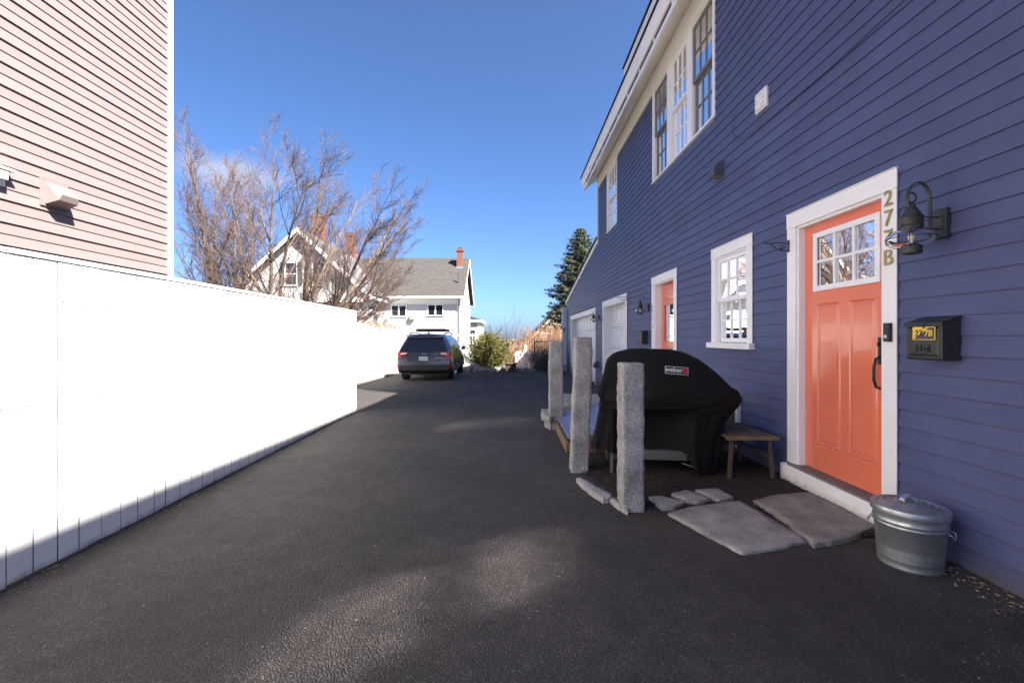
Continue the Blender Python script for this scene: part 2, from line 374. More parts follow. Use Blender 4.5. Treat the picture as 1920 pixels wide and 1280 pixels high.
# ------------------------------------------------------------------ ground
def gz(y): return 0.0 if y < 7 else -0.02*(y-7)
def ground_z(x, y):
    b = gz(min(y, 22))
    if y > 22: b -= min((y-22)*.09, 2.2)
    if y > 60: b -= min((y-60)*.05, 6)
    return b
ys = [-40,-20,-8,-4,0,4,7,10,14,18,22,25,28,32,38,46,60,90,140,200,400,900,2500]
xs = [-2500,-600,-200,-80,-40,-20,-12,-8,-5,-2.5,0,2.5,6,12,30,80,200,600,2500]
mb = MB()
for y in ys:
    for x in xs: mb.v.append((x, y, ground_z(x, y)-.03))
nx = len(xs)
for j in range(len(ys)-1):
    for i in range(nx-1): mb.f.append((j*nx+i, j*nx+i+1, (j+1)*nx+i+1, (j+1)*nx+i))
tag(mb.build("ground", 'soil', smooth=True), kind='structure')
# driveway sheet
mb = MB(); ys = [-6, 0, 4, 7]+[7+1.0*i for i in range(1, 15)]
for y in ys:
    for x in (-6.2, -4.6, -2.9, 0, 2.6): mb.v.append((x if not (y < 7.5 and x < -3) else -2.95 + (x+2.9)*.02, y, gz(y)))
for j in range(len(ys)-1):
    for i in range(4): mb.f.append((j*5+i, j*5+i+1, (j+1)*5+i+1, (j+1)*5+i))
tag(mb.build("driveway", 'asphalt'), kind='structure')

# ------------------------------------------------------------------ blue house
WX = 2.55                     # outer wall plane
H0, H1, HW = -3.0, 13.34, 21.15
house = empty("blue_house", (WX, 6, 0), "two-storey navy blue clapboard house with white trim and coral doors", "house")
OPEN = [  # outer trim rectangles: y0,y1,z0,z1
    (2.99, 4.18, -.1, 2.412), (4.79, 5.77, 1.18, 2.39), (6.99, 8.24, -.1, 2.36), (10.02, 12.72, -.4, 2.27), (13.77, 19.6, -.4, 2.2),
    (5.68, 8.2, 4.05, 5.68), (10.98, 12.15, 4.08, 5.68)]
RK0, RK1 = 4.17, 2.95          # wing rake height at H1 and HW
def yend(z):
    if z <= RK1: return HW
    if z <= RK0: return H1+(RK0-z)/(RK0-RK1)*(HW-H1)
    return H1
def spans(z0, z1, inset):
    iv = [(H0, None)]
    zm0, zm1 = z0+.01, z1-.01
    cuts = sorted([(a+inset, b-inset) for a, b, c, d in OPEN if c+inset < zm1 and d-inset > zm0])
    out = []; cur = H0; lim = max(yend(z0), yend(z1))
    for a, b in cuts:
        if a > cur: out.append((cur, a, False))
        cur = max(cur, b)
    if cur < lim: out.append((cur, lim, True))
    return out
# sheathing cells behind the boards
mb = MB(); zz = sorted(set([-.35, RK1, RK0, 6.15]+[c+.05 for _,_,c,_ in OPEN]+[d-.05 for *_, d in OPEN]))
for z0, z1 in zip(zz[:-1], zz[1:]):
    for a, b, last in spans(z0, z1, .05):
        ya, yb = (yend(z0), yend(z1)) if last else (b, b)
        if last and z0 >= RK0: ya = yb = H1
        mb.quad((WX+.012, a, z0), (WX+.012, ya, z0), (WX+.012, yb, z1), (WX+.012, a, z1))
mb.build("wall", 'sheath', house)
# each clapboard its own board
EXP = .118; z = .012
while z < 5.70:
    z1 = min(z+EXP, 5.70)
    for a, b, last in spans(z, z1, .035):
        if b-a < .02: continue
        yb0, yb1 = (yend(z), yend(z1+.012)) if last else (b, b)
        # split long runs into butted boards
        brk = [a]
        lim = min(yb0, yb1)
        if lim-a > 6:
            k = a+R(2.2, 4.6)
            while k < lim-1.2: brk.append(k); k += R(3.0, 4.9)
        for i, s0 in enumerate(brk):
            if i+1 < len(brk): e0 = e1 = brk[i+1]-.0015
            else: e0, e1 = yb0, yb1
            px = WX-.0175+R(-.0008, .0008); zt = z1+.012; tz = R(-.0022, .0022); tz2 = R(-.0022, .0022)
            m_ = MB(); m_.hexa([(px, s0, z+tz), (WX+.008, s0, z+tz), (WX+.008, e0, z+tz2), (px, e0, z+tz2),
                                (WX-.004, s0, zt), (WX+.008, s0, zt), (WX+.008, e1, zt), (WX-.004, e1, zt)])
            m_.build("clapboard", 'blue', house)
    z = z1 if z1 < 5.70 else 9
# body: end walls, back, floor plate inside
mb = MB()
mb.quad((WX+.03, H0, -.3), (9.5, H0, -.3), (9.5, H0, 6.15), (WX+.03, H0, 6.15))
mb.add([(WX+.03, H0, 6.1), (9.5, H0, 6.1), (6.0, H0, 8.6)], [(0,1,2)])
mb.quad((9.5, H0, -.3), (9.5, HW, -.3), (9.5, HW, 6.1), (9.5, H0, 6.1))
mb.quad((WX+.03, H1, 2.9), (9.5, H1, 2.9), (9.5, H1, 6.15), (WX+.03, H1, 6.15))
mb.add([(WX+.03, H1, 6.1), (9.5, H1, 6.1), (6.0, H1, 8.6)], [(0,1,2)])
mb.quad((WX+.03, HW, -.5), (9.5, HW, -.5), (9.5, HW, 2.95), (WX+.03, HW, 2.95))
mb.build("end_wall", 'blue', house)
MB().box(WX+.35, 9.4, H0+.05, H1-.05, 2.75, 2.95).build("floor_slab", 'room', house)
mb = MB().box(5.2, 5.3, H0+.05, HW-.1, -.3, 2.7).box(5.2, 5.3, H0+.05, H1-.1, 3.0, 6.0)
for yy in (4.5, 6.4, 9.3, 13.2): mb.box(WX+.3, 5.2, yy, yy+.1, -.3, 2.7)
mb.build("partition_wall", 'room', house)
# foundation under the boards
mb = MB()
for a, b in ((H0, 2.97), (4.2, 6.97), (8.26, 10.0), (12.74, 13.75), (19.62, HW)): MB().box(WX-.008, WX+.1, a, b, -.5, .009).build("foundation", 'found', house)
# eave of the upper storey
YE = 13.75; YS = H0-.4
MB().prism([(2.55, 5.67), (2.522, 5.67), (2.522, 6.03), (2.55, 6.055)], 'y', H0, H1+.02).build("frieze_board", 'frieze', house)
MB().prism([(2.19, 5.735), (2.19, 5.76), (2.60, 6.12), (2.60, 6.095)], 'y', YS, YE-.02).build("soffit", 'frieze', house)
MB().box(2.165, 2.19, YS, YE, 5.715, 5.80).build("fascia_board", 'white', house, bevel=.003)
MB().prism([(2.085, 6.07), (2.085, 6.01), (2.105, 5.95), (2.145, 5.872), (2.19, 5.868), (2.19, 6.07)], 'y', YS, YE+.015).build("crown_fascia", 'white', house)
mb = MB(); y = YS
while y < YE-.4:   # vent slot strips between the two boards
    mb.box(2.171, 2.186, y, y+.72, 5.802, 5.8665); y += .80
mb.build("vent_slot", 'dark', house)
MB().box(2.174, 2.19, YS, YE-.02, 5.801, 5.8672).build("fascia_backing", 'white', house)
MB().prism([(2.06, 6.075), (2.06, 6.10), (6.0, 8.66), (9.9, 6.1), (9.9, 6.07), (6.0, 8.62)], 'y', YS-.02, YE+.05).build("roof", 'shingle', house)
# rake boards at the far gable
mb = MB()
mb.prism([(2.17, 5.80), (2.17, 6.06), (6.0, 8.60), (6.0, 8.36)], 'y', YE-.02, YE+.012)
mb.prism([(2.19, 5.76), (2.19, 5.79), (6.0, 8.34), (6.0, 8.31)], 'y', H1, YE-.03)
mb.build("rake_board", 'white', house)
# long shed dormer above
DX, DY = 2.35, 9.55
MB().box(2.78, 2.9, H0, DY-.25, 6.3, 7.0).build("dormer_wall", 'white', house)
MB().box(2.9, 6.0, DY-.27, DY-.25, 6.2, 7.9).build("dormer_cheek", 'blue', house)
MB().box(DX+.025, 2.80, YS, DY-.02, 6.77, 6.795).build("dormer_soffit", 'white', house)
MB().box(DX, DX+.024, YS, DY, 6.75, 6.93).build("dormer_fascia", 'white', house, bevel=.003)
MB().prism([(DX, 6.75), (DX, 6.93), (6.0, 8.75), (6.0, 8.57)], 'y', DY, DY+.025).build("dormer_rake", 'white', house)
MB().prism([(DX-.03, 6.932), (DX-.03, 6.96), (6.0, 8.80), (6.0, 8.765)], 'y', YS, DY+.05).build("dormer_roof", 'blackshingle', house)
MB().box(6.5, 9.4, 4.2, 13.0, 6.0, 14.7).build("unseen_shade_block", 'blue', house)  # tall unseen block, added to shade the far driveway and the car
MB().box(6.42, 9.5, 4.1, 13.1, 14.7, 14.95).build("unseen_shade_block_top", 'shingle', house)
# wing: roof, rake trim, end pilaster
def rk(y, o=0): return RK0+(y-H1)/(HW-H1)*(RK1-RK0)+o
MB().hexa([(2.50, H1+.01, rk(H1)-.12), (2.545, H1+.01, rk(H1)-.12), (2.545, HW+.12, rk(HW+.12)-.12), (2.50, HW+.12, rk(HW+.12)-.12),
           (2.50, H1+.01, rk(H1)+.03), (2.545, H1+.01, rk(H1)+.03), (2.545, HW+.12, rk(HW+.12)+.03), (2.50, HW+.12, rk(HW+.12)+.03)]).build("wing_rake", 'white', house)
MB().hexa([(2.46, H1+.0, rk(H1)+.032), (9.6, H1+.0, rk(H1)+.032), (9.6, HW+.2, rk(HW+.2)+.032), (2.46, HW+.2, rk(HW+.2)+.032),
           (2.46, H1+.0, rk(H1)+.07), (9.6, H1+.0, rk(H1)+.07), (9.6, HW+.2, rk(HW+.2)+.07), (2.46, HW+.2, rk(HW+.2)+.07)]).build("wing_roof", 'shingle', house)
MB().box(2.33, 2.56, HW-.02, HW+.12, -.45, 2.68).build("end_pilaster", 'white', house, bevel=.004)
MB().box(2.50, 2.545, H1-.02, H1+.03, 4.19, 6.0).build("corner_board", 'white', house)
MB().box(2.39, 2.45, HW-.05, HW-.021, 1.58, 1.74).build("junction_box", 'iron', house)

# ---- openings
TX = WX-.024     # trim face plane
def frame(name, y0, y1, z0, z1, wt, wh, sill=True, parent=house, face=TX, bottom=False, depth=.10):
    """flat casing + jamb lining, returns the casing object"""
    mb = MB(); b = WX+.02
    mb.box(face, b, y0, y0+wt, z0, z1-wh-.001).box(face, b, y1-wt, y1, z0, z1-wh-.001).box(face-.003, b, y0-.004, y1+.004, z1-wh, z1)
    mb.box(face-.012, b, y0-.006, y1+.006, z1+.0005, z1+.008)
    if bottom: mb.box(face, b, y0+wt+.001, y1-wt-.001, z0, z0+wt)
    o = mb.build(name, 'white', parent, bevel=.003)
    MB().box(WX-.0188, WX+.01, y0-.008, y0-.0003, max(z0, .015), z1-.002).box(WX-.0188, WX+.01, y1+.0003, y1+.008, max(z0, .015), z1-.002).build("casing_shadow_strip", 'blue', o)  # blue strip added as a thin dark shadow line beside the casing
    j = MB(); d = WX+depth
    j.box(face+.02, d, y0+wt, y0+wt+.02, z0, z1-wh-.021).box(face+.02, d, y1-wt-.02, y1-wt, z0, z1-wh-.021).box(face+.021, d, y0+wt+.0005, y1-wt-.0005, z1-wh-.02, z1-wh)
    j.build("jamb", 'white', o)
    return o
def sash(parent, x, y0, y1, z0, z1, cols, rows, st=.045, rail=.05, mt=.02, m='vinyl', gl='glass', th=.03):
    mb = MB(); x1 = x+th
    mb.box(x, x1, y0, y0+st, z0, z1).box(x, x1, y1-st, y1, z0, z1).box(x, x1, y0+st, y1-st, z0, z0+rail).box(x, x1, y0+st, y1-st, z1-rail, z1)
    s = mb.build("sash", m, parent, bevel=.002)
    iy0, iy1, iz0, iz1 = y0+st, y1-st, z0+rail, z1-rail
    pw, ph = (iy1-iy0)/cols, (iz1-iz0)/rows
    mt2 = MB()
    for c in range(1, cols): mt2.box(x+.003, x1-.006, iy0+c*pw-mt/2, iy0+c*pw+mt/2, iz0, iz1)
    for r_ in range(1, rows):
        for c in range(cols): mt2.box(x+.004, x1-.007, iy0+c*pw+(mt/2 if c else 0), iy0+(c+1)*pw-(mt/2 if c < cols-1 else 0), iz0+r_*ph-mt/2, iz0+r_*ph+mt/2)
    if cols*rows > 1: mt2.build("muntin", m, parent)
    for c in range(cols):
        for r_ in range(rows):
            a = R(-.0012, .0012); b = R(-.0012, .0012); q = x+th*.5
            MB().quad((q+a, iy0+c*pw, iz0+r_*ph), (q+b, iy0+(c+1)*pw, iz0+r_*ph), (q-a, iy0+(c+1)*pw, iz0+(r_+1)*ph), (q-b, iy0+c*pw, iz0+(r_+1)*ph)).build("pane", gl, parent)
    return s
def double_hung(parent, y0, y1, z0, z1, cols=3, rows=2, m='vinyl', x=WX+.0, screen=False):
    zm = (z0+z1)/2
    sash(parent, x, y0, y1, zm-.02, z1, cols, rows, m=m)
    sash(parent, x+.034, y0+.004, y1-.004, z0, zm+.02, cols, rows, m=m)

# ---- front door with the lit top
dB = frame("door_casing", 2.99, 4.18, .165, 2.412, .122, .13, depth=.09)
DXp = 2.602
YD0, YD1, ZD0, ZD1 = 3.135, 4.035, .172, 2.26
door = MB().box(DXp, DXp+.045, YD0, 3.235, ZD0, ZD1).box(DXp, DXp+.045, 3.885, YD1, ZD0, ZD1).box(DXp, DXp+.045, 3.235, 3.885, 2.155, ZD1).box(DXp, DXp+.045, 3.235, 3.885, ZD0, 1.72).build("door", 'coral', house)
mb = MB(); f0, f1, g0, g1 = 3.205, 3.915, 1.69, 2.185   # window surround
for (a, b, c, d) in ((f0, f1, g1-.045, g1), (f0, f1, g0, g0+.045), (f0, f0+.045, g0+.045, g1-.045), (f1-.045, f1, g0+.045, g1-.045)): mb.box(DXp-.014, DXp+.0, a, b, c, d)
mb.build("lite_frame", 'vinyl', door, bevel=.003)
iy0, iy1, iz0, iz1 = f0+.045, f1-.045, g0+.045, g1-.045
mb = MB()
for k in (1, 2): yy = iy0+(iy1-iy0)*k/3; mb.box(DXp-.010, DXp+.004, yy-.011, yy+.011, iz0, iz1)
zz_ = (iz0+iz1)/2
for k in range(3): mb.box(DXp-.009, DXp+.003, iy0+(iy1-iy0)*k/3+(.011 if k else 0), iy0+(iy1-iy0)*(k+1)/3-(.011 if k < 2 else 0), zz_-.011, zz_+.011)
mb.build("muntin", 'vinyl', door)
for k in range(3):
    for r_ in range(2):
        a0, a1 = iy0+(iy1-iy0)*k/3, iy0+(iy1-iy0)*(k+1)/3; b0, b1 = iz0+(iz1-iz0)*r_/2, iz0+(iz1-iz0)*(r_+1)/2
        e = R(-.001, .001)
        MB().quad((DXp+.006+e, a0, b0), (DXp+.006, a1, b0), (DXp+.006-e, a1, b1), (DXp+.006, a0, b1)).build("pane", 'glass', door)
def raised_panel(parent, x, y0, y1, z0, z1, m, d=.012, w=.03, name="panel"):
    """moulded panel: sunk groove and raised field, one piece"""
    def ring(o, xx): return [(xx, y0+o, z0+o), (xx, y1-o, z0+o), (xx, y1-o, z1-o), (xx, y0+o, z1-o)]
    vs = ring(0, x-.0005)+ring(w*.30, x-d*.75)+ring(w*.6, x-d*.2)+ring(w*1.5, x-d*.55)
    fs = []
    for r_ in range(3):
        for i in range(4): fs.append((r_*4+i, r_*4+(i+1) % 4, (r_+1)*4+(i+1) % 4, (r_+1)*4+i))
    fs.append((12, 13, 14, 15))
    return MB().add(vs, fs).build(name, m, parent)
raised_panel(door, DXp, 3.60, 3.875, .40, 1.585, 'coral'); raised_panel(door, DXp, 3.235, 3.51, .40, 1.585, 'coral')
MB().tube([(2.59, 3.20, 1.16), (2.56, 3.20, 1.15), (2.545, 3.20, 1.09), (2.545, 3.20, 1.0), (2.56, 3.20, .95), (2.59, 3.20, .94)], [.008, .009, .010, .010, .009, .008], 8).build("handle", 'iron', door, smooth=True)
MB().box(2.587, 2.602, 3.18, 3.22, 1.11, 1.30).box(2.57, 2.587, 3.192, 3.208, 1.235, 1.265).build("lock_plate", 'iron', door, bevel=.003)
MB().box(2.475, WX+.03, 2.97, 4.20, .005, .150).build("step_board", 'white', house, bevel=.004)
MB().box(2.49, 2.66, 3.05, 4.12, .151, .168).build("threshold", 'threshold', house, bevel=.003)
MB().box(2.648, 2.68, 3.0, 4.2, .17, 1.66).build("door_backing", 'room', house)

# ---- small window beside the door
wS = frame("window", 4.79, 5.77, 1.235, 2.395, .11, .115)
MB().box(WX-.075, WX+.03, 4.755, 5.805, 1.17, 1.234).build("sill", 'white', wS, bevel=.003)
double_hung(wS, 4.925, 5.635, 1.24, 2.255)
cu = MB(); n = 40
for side in ((4.88, 5.22), (5.34, 5.68)):
    pts = [(WX+.16+.018*sin(k*2.1), side[0]+(side[1]-side[0])*k/n) for k in range(n+1)]
    for k in range(n): cu.quad((pts[k][0], pts[k][1], 1.2), (pts[k+1][0], pts[k+1][1], 1.2), (pts[k+1][0], pts[k+1][1], 2.32), (pts[k][0], pts[k][1], 2.32))
cu.build("curtain", 'curtain', wS, smooth=True)

# ---- second coral door
d2 = frame("door_casing", 6.99, 8.24, .12, 2.36, .135, .125, depth=.14)
X2 = 2.66; a0, a1 = 7.15, 8.08
door2 = MB().box(X2, X2+.045, a0, a0+.14, .13, 2.205).box(X2, X2+.045, a1-.14, a1, .13, 2.205).box(X2, X2+.045, a0+.14, a1-.14, 1.86, 2.205).box(X2, X2+.045, a0+.14, a1-.14, .13, 1.22).build("door", 'coral', house)
raised_panel(door2, X2, a0+.15, a1-.15, 1.93, 2.13, 'coral')
for k in range(3): raised_panel(door2, X2, a0+.12, a1-.12, .24+k*.31, .50+k*.31, 'coral')
mb = MB()
for (p, q, r_, s_) in ((a0+.13, a1-.13, 1.85, 1.875), (a0+.13, a1-.13, 1.205, 1.23), (a0+.13, a0+.155, 1.23, 1.85), (a1-.155, a1-.13, 1.23, 1.85)): mb.box(X2-.012, X2, p, q, r_, s_)
mb.build("lite_frame", 'coral', door2)
MB().quad((X2+.01, a0+.14, 1.22), (X2+.01, a1-.14, 1.22), (X2+.01, a1-.14, 1.86), (X2+.01, a0+.14, 1.86)).build("pane", 'glass', door2)
MB().box(X2-.03, X2, a0+.02, a0+.075, 1.10, 1.33).tube([(X2-.03, a0+.05, 1.14), (X2-.07, a0+.05, 1.14), (X2-.07, a0+.15, 1.14)], .009, 6).build("handle", 'iron', door2)
MB().box(2.47, X2+.05, 6.97, 8.26, -.02, .118).build("threshold", 'threshold', house, bevel=.004)

# ---- garage doors
def garage(y0, y1, zt, zb, cols, rows, rec, wt=.14, wh=.14):
    c = frame("garage_casing", y0, y1, zb, zt, wt, wh, depth=rec)
    X = WX+rec-.01; ya, yb = y0+wt+.02, y1-wt-.02; za, zb_ = zb+.02, zt-wh-.02
    g = MB().box(X, X+.04, ya, yb, za, zb_).build("garage_door", 'vinyl', house)
    h = (zb_-za)/rows; wd = (yb-ya)/cols
    for r_ in range(rows):
        for k in range(cols): raised_panel(g, X, ya+k*wd+.045, ya+(k+1)*wd-.045, za+r_*h+.05, za+(r_+1)*h-.05, 'vinyl', d=.016, w=.04)
        if r_: MB().box(X-.001, X+.002, ya, yb, za+r_*h-.004, za+r_*h+.004).build("section_joint", 'dark', g)
garage(10.02, 12.72, 2.27, gz(11.4)-.03, 4, 4, .22)
garage(13.77, 19.6, 2.2, gz(16.7)-.06, 8, 4, .22)

# ---- upper windows
def upper(y0, y1, units, mats):
    z0, z1 = 4.05, 5.672
    mb = MB(); b = WX+.02; wt = .06
    mb.box(TX, b, y0, y0+wt, z0+.03, z1).box(TX, b, y1-wt, y1, z0+.03, z1).box(TX-.012, b, y0-.01, y1+.01, z0, z0+.03)
    us = []; n = units; mull = .15; uw = (y1-y0-2*wt-(n-1)*mull)/n
    for k in range(n):
        ua = y0+wt+k*(uw+mull); us.append((ua, ua+uw))
        if k < n-1: mb.box(TX+.006, b, ua+uw, ua+uw+mull, z0+.03, z1)
    wo = mb.build("window", 'white', house, bevel=.002)
    j = MB()
    for ua, ub in us:
        j.box(TX+.02, WX+.13, ua, ua+.018, z0+.03, z1).box(TX+.02, WX+.13, ub-.018, ub, z0+.03, z1).box(TX+.021, WX+.13, ua+.018, ub-.018, z0+.031, z0+.05).box(TX+.021, WX+.13, ua+.018, ub-.018, z1-.02, z1)
    j.build("jamb", 'white', wo)
    for (ua, ub), mm in zip(us, mats):
        double_hung(wo, ua+.02, ub-.02, z0+.05, z1-.02, 3, 2, m=mm)
upper(5.68, 8.2, 3, ['screen', 'vinyl', 'screen'])
upper(10.98, 12.15, 1, ['vinyl'])

# ------------------------------------------------------------------ things on the blue wall
# cellar hatch (sloping blue boards)
hatch = empty("cellar_hatch", (.62, 5.05, 0), "sloping pale blue boarded cellar hatch with wooden curb behind the grill", "hatch")
HX0, HX1, HY0, HY1 = .66, 2.50, 5.15, 6.85
def hz(x): return .13+(x-HX0)/(HX1-HX0)*.50
nb = 6
for k in range(nb):
    xa, xb = HX0+(HX1-HX0)*k/nb, HX0+(HX1-HX0)*(k+1)/nb
    zo = .030
    MB().hexa([(xa-.02, HY0, hz(xa)-.018+zo), (xb, HY0, hz(xb)-.018-.004), (xb, HY1, hz(xb)-.018-.004), (xa-.02, HY1, hz(xa)-.018+zo),
               (xa-.02, HY0, hz(xa)+zo+.012), (xb, HY0, hz(xb)+.004), (xb, HY1, hz(xb)+.004), (xa-.02, HY1, hz(xa)+zo+.012)]).build("board", 'bluepanel', hatch, bevel=.003)
MB().box(HX0-.05, HX0-.01, HY0-.04, HY1+.04, -.02, .115).build("curb_timber", 'woodedge', hatch, bevel=.004)
MB().hexa([(HX0-.01, HY0-.04, -.02), (HX1, HY0-.04, -.02), (HX1, HY0-.005, -.02), (HX0-.01, HY0-.005, -.02),
           (HX0-.01, HY0-.04, hz(HX0)-.02), (HX1, HY0-.04, hz(HX1)-.02), (HX1, HY0-.005, hz(HX1)-.02), (HX0-.01, HY0-.005, hz(HX0)-.02)]).build("side_cheek", 'woodedge', hatch)
mb = MB().box(2.495, 2.533, 5.03, 5.09, .07, .67).box(2.495, 2.533, 5.09, 6.9, .66-.045, .67)
mb.build("white_trim", 'white', hatch, bevel=.003)
MB().box(2.505, 2.53, 5.09, 6.88, .07, .60).build("wall_panel", 'bluepanel', hatch)

# lanterns
def make_lantern(loc):
    X0, Y0, Z0 = loc     # back plate centre on the wall
    r = empty("wall_lantern", loc)
    MB().box(X0-.028, X0, Y0-.048, Y0+.048, Z0-.085, Z0+.085).build("back_plate", 'bronze', r, bevel=.004)
    cx = X0-.185
    bx_ = X0-.075
    # flat strap rising from the foot, over the top in a curl
    path = [(bx_, Z0-.10), (bx_, Z0+.06)]
    for k in range(0, 13):
        t = pi*k/12
        path.append((bx_-.068+.068*cos(t), Z0+.14+.105*sin(t)))
    path += [(bx_-.128, Z0+.10), (bx_-.115, Z0+.075)]
    mb = MB()
    for (xa, za), (xb, zb) in zip(path[:-1], path[1:]):
        d = Vector((xb-xa, 0, zb-za)).normalized(); nrm_ = Vector((-d.z, 0, d.x))*.0025
        P = [(xa-nrm_.x, Y0-.011, za-nrm_.z), (xa+nrm_.x, Y0-.011, za+nrm_.z), (xa+nrm_.x, Y0+.011, za+nrm_.z), (xa-nrm_.x, Y0+.011, za-nrm_.z),
             (xb-nrm_.x, Y0-.011, zb-nrm_.z), (xb+nrm_.x, Y0-.011, zb+nrm_.z), (xb+nrm_.x, Y0+.011, zb+nrm_.z), (xb-nrm_.x, Y0+.011, zb-nrm_.z)]
        mb.hexa(P)
    mb.build("strap_arm", 'bronze', r)
    mb = MB().tube([(X0-.02, Y0, Z0+.04), (cx+.06, Y0, Z0+.04)], .004, 6).tube([(X0-.07, Y0, Z0-.10), (cx+.045, Y0, Z0-.10)], .004, 6).tube([(X0-.02, Y0, Z0-.03), (bx_, Y0, Z0-.03)], .005, 6)
    mb.build("support_rod", 'bronze', r, smooth=True)
    ring = [(cx+.026*cos(2*pi*k/16), Y0, Z0+.155+.030*sin(2*pi*k/16)) for k in range(17)]
    MB().tube(ring, .0055, 6, cap=False).build("hanging_ring", 'bronze', r, smooth=True)
    MB().lathe([(.008, .128), (.012, .12), (.03, .085), (.052, .045), (.058, .038), (.054, .032), (.056, -.005), (.054, -.008), (.058, -.014), (.054, -.02), (.05, -.038), (.0495, -.0385)], (cx, Y0, Z0), 24).build("cap", 'bronze', r, auto=True)
    MB().lathe([(.048, -.036), (.085, -.045), (.107, -.064), (.113, -.085), (.106, -.107), (.085, -.124), (.048, -.134)], (cx, Y0, Z0), 24, cap=False).build("glass_globe", 'lampglass', r, smooth=True)
    MB().lathe([(.046, -.122), (.051, -.125), (.051, -.172), (.045, -.176)], (cx, Y0, Z0), 24).build("base_cup", 'bronze', r, auto=True)
    mb = MB(); mb.tube([(cx+.119*cos(2*pi*k/24), Y0+.119*sin(2*pi*k/24), Z0-.084) for k in range(25)], .0022, 5, cap=False)
    for q in range(4):
        a = pi/4+q*pi/2
        mb.tube([(cx+rr*cos(a), Y0+rr*sin(a), Z0+hh) for rr, hh in ((.05, -.03), (.09, -.038), (.116, -.062), (.120, -.085), (.112, -.110), (.088, -.130), (.05, -.142))], .0022, 5)
    mb.build("wire_cage", 'bronze', r, smooth=True)
    MB().lathe([(.002, -.055), (.016, -.063), (.018, -.078), (.010, -.10), (.012, -.122)], (cx, Y0, Z0), 12).build("bulb", 'bulb', r, smooth=True)
    return r
lan = make_lantern((WX-.017, 2.675, 1.965))
tag(lan, "large onion lantern beside the coral door numbered 277B", "lantern", "onion lanterns on the blue wall")
for (yy, zz_, lb) in ((8.46, 1.86, "onion lantern between the garage and the second coral door"), (13.28, 1.88, "smallest-looking onion lantern between the two garage doors")):
    c = copy_tree(lan); c.location = (WX-.017, yy, zz_); c.scale = (.8, .8, .8); tag(c, lb, "lantern", "onion lanterns on the blue wall")

# mailboxes
def make_mailbox(loc):
    X0, Y0, Z0 = loc     # wall plane, centre y, bottom z
    r = empty("mailbox", loc); hw = .118
    MB().prism([(X0-.105, Z0+.01), (X0-.095, Z0), (X0, Z0), (X0, Z0+.245), (X0-.105, Z0+.215)], 'y', Y0-hw, Y0+hw).build("box", 'mailbox', r, bevel=.003)
    MB().prism([(X0-.118, Z0+.198), (X0-.113, Z0+.222), (X0, Z0+.258), (X0, Z0+.249), (X0-.108, Z0+.217), (X0-.112, Z0+.198)], 'y', Y0-hw-.006, Y0+hw+.006).build("lid", 'mailbox', r, bevel=.002)
    raised_panel(r, X0-.1055, Y0-hw+.014, Y0+hw-.014, Z0+.022, Z0+.195, 'mailbox', d=.006, w=.012, name="front_panel")
    return r
mbx = make_mailbox((WX-.017, 2.685, 1.165)); tag(mbx, "black mailbox with yellow 277B sticker by the coral door", "mailbox", "black wall mailboxes")
c2 = copy_tree(mbx); c2.location = (WX-.017, 8.62, 1.17); tag(c2, "black mailbox beside the second coral door, seen over the grill", "mailbox", "black wall mailboxes")
fx = WX-.017-.113
MB().box(fx-.0012, fx, 2.60, 2.745, 1.285, 1.36).build("number_sticker", 'stickerdark', mbx)
mb = MB().add([(fx-.002, 2.745, 1.285), (fx-.002, 2.745, 1.36), (fx-.002, 2.635, 1.36)], [(0,1,2)])
for (p, q, s_, t_) in ((2.60, 2.745, 1.357, 1.361), (2.60, 2.745, 1.284, 1.288), (2.599, 2.604, 1.288, 1.357), (2.742, 2.746, 1.288, 1.357)): mb.box(fx-.0022, fx-.0008, p, q, s_, t_)
mb.build("sticker_print", 'sticker', mbx)
EXL, EYL = (0, -1, 0), (0, 0, 1)     # lettering on a face that looks toward -X reads along -Y
text_obj("sticker_lettering", "27", .05, 'stickerdark', mbx, basis((fx-.003, 2.705, 1.322), EXL, EYL), bold=.001)
text_obj("sticker_lettering", "7B", .05, 'sticker', mbx, basis((fx-.003, 2.640, 1.322), EXL, EYL), bold=.001)
text_obj("raised_lettering", "Mail", .060, 'mailbox', mbx, basis((WX-.017-.1135, 2.685, 1.232), EXL, EYL), extrude=.0022)
MB().tube([(fx-.003, 2.672, 1.385), (fx-.010, 2.672, 1.37), (fx-.010, 2.668, 1.355), (fx-.004, 2.66, 1.352)], .0025, 5).tube([(fx-.003, 2.665, 1.385), (fx-.009, 2.664, 1.37), (fx-.004, 2.676, 1.353)], .0022, 5).build("latch_hook", 'bronze', mbx)

# house numbers
hn = empty("house_number", (TX, 3.05, 1.8), "brass digits 277B running down the white casing of the coral door", "house number")
for k, ch in enumerate("277B"): text_obj("digit", ch, .150, 'brass', hn, basis((TX-.007, 3.048, 2.225-k*.132), EXL, EYL), extrude=.004)
hn2 = empty("house_number", (TX, 8.17, 1.5), "small digits 277 on the casing of the second coral door", "house number")
for k, ch in enumerate("277"): text_obj("digit", ch, .17, 'silver', hn2, basis((TX-.007, 8.175, 1.80-k*.15), EXL, EYL), extrude=.004)
# doorbell
db = empty("doorbell", (TX, 3.06, 1.3), "slim black video doorbell on the white door casing", "doorbell")
MB().box(TX-.028, TX, 3.018, 3.066, 1.27, 1.395).build("casing", 'iron', db, bevel=.004)
MB().lathe([(.012, 0), (.012, -.003), (.009, -.003)], (TX-.028, 3.042, 1.305), 16, axis='x').build("button", 'silver', db)
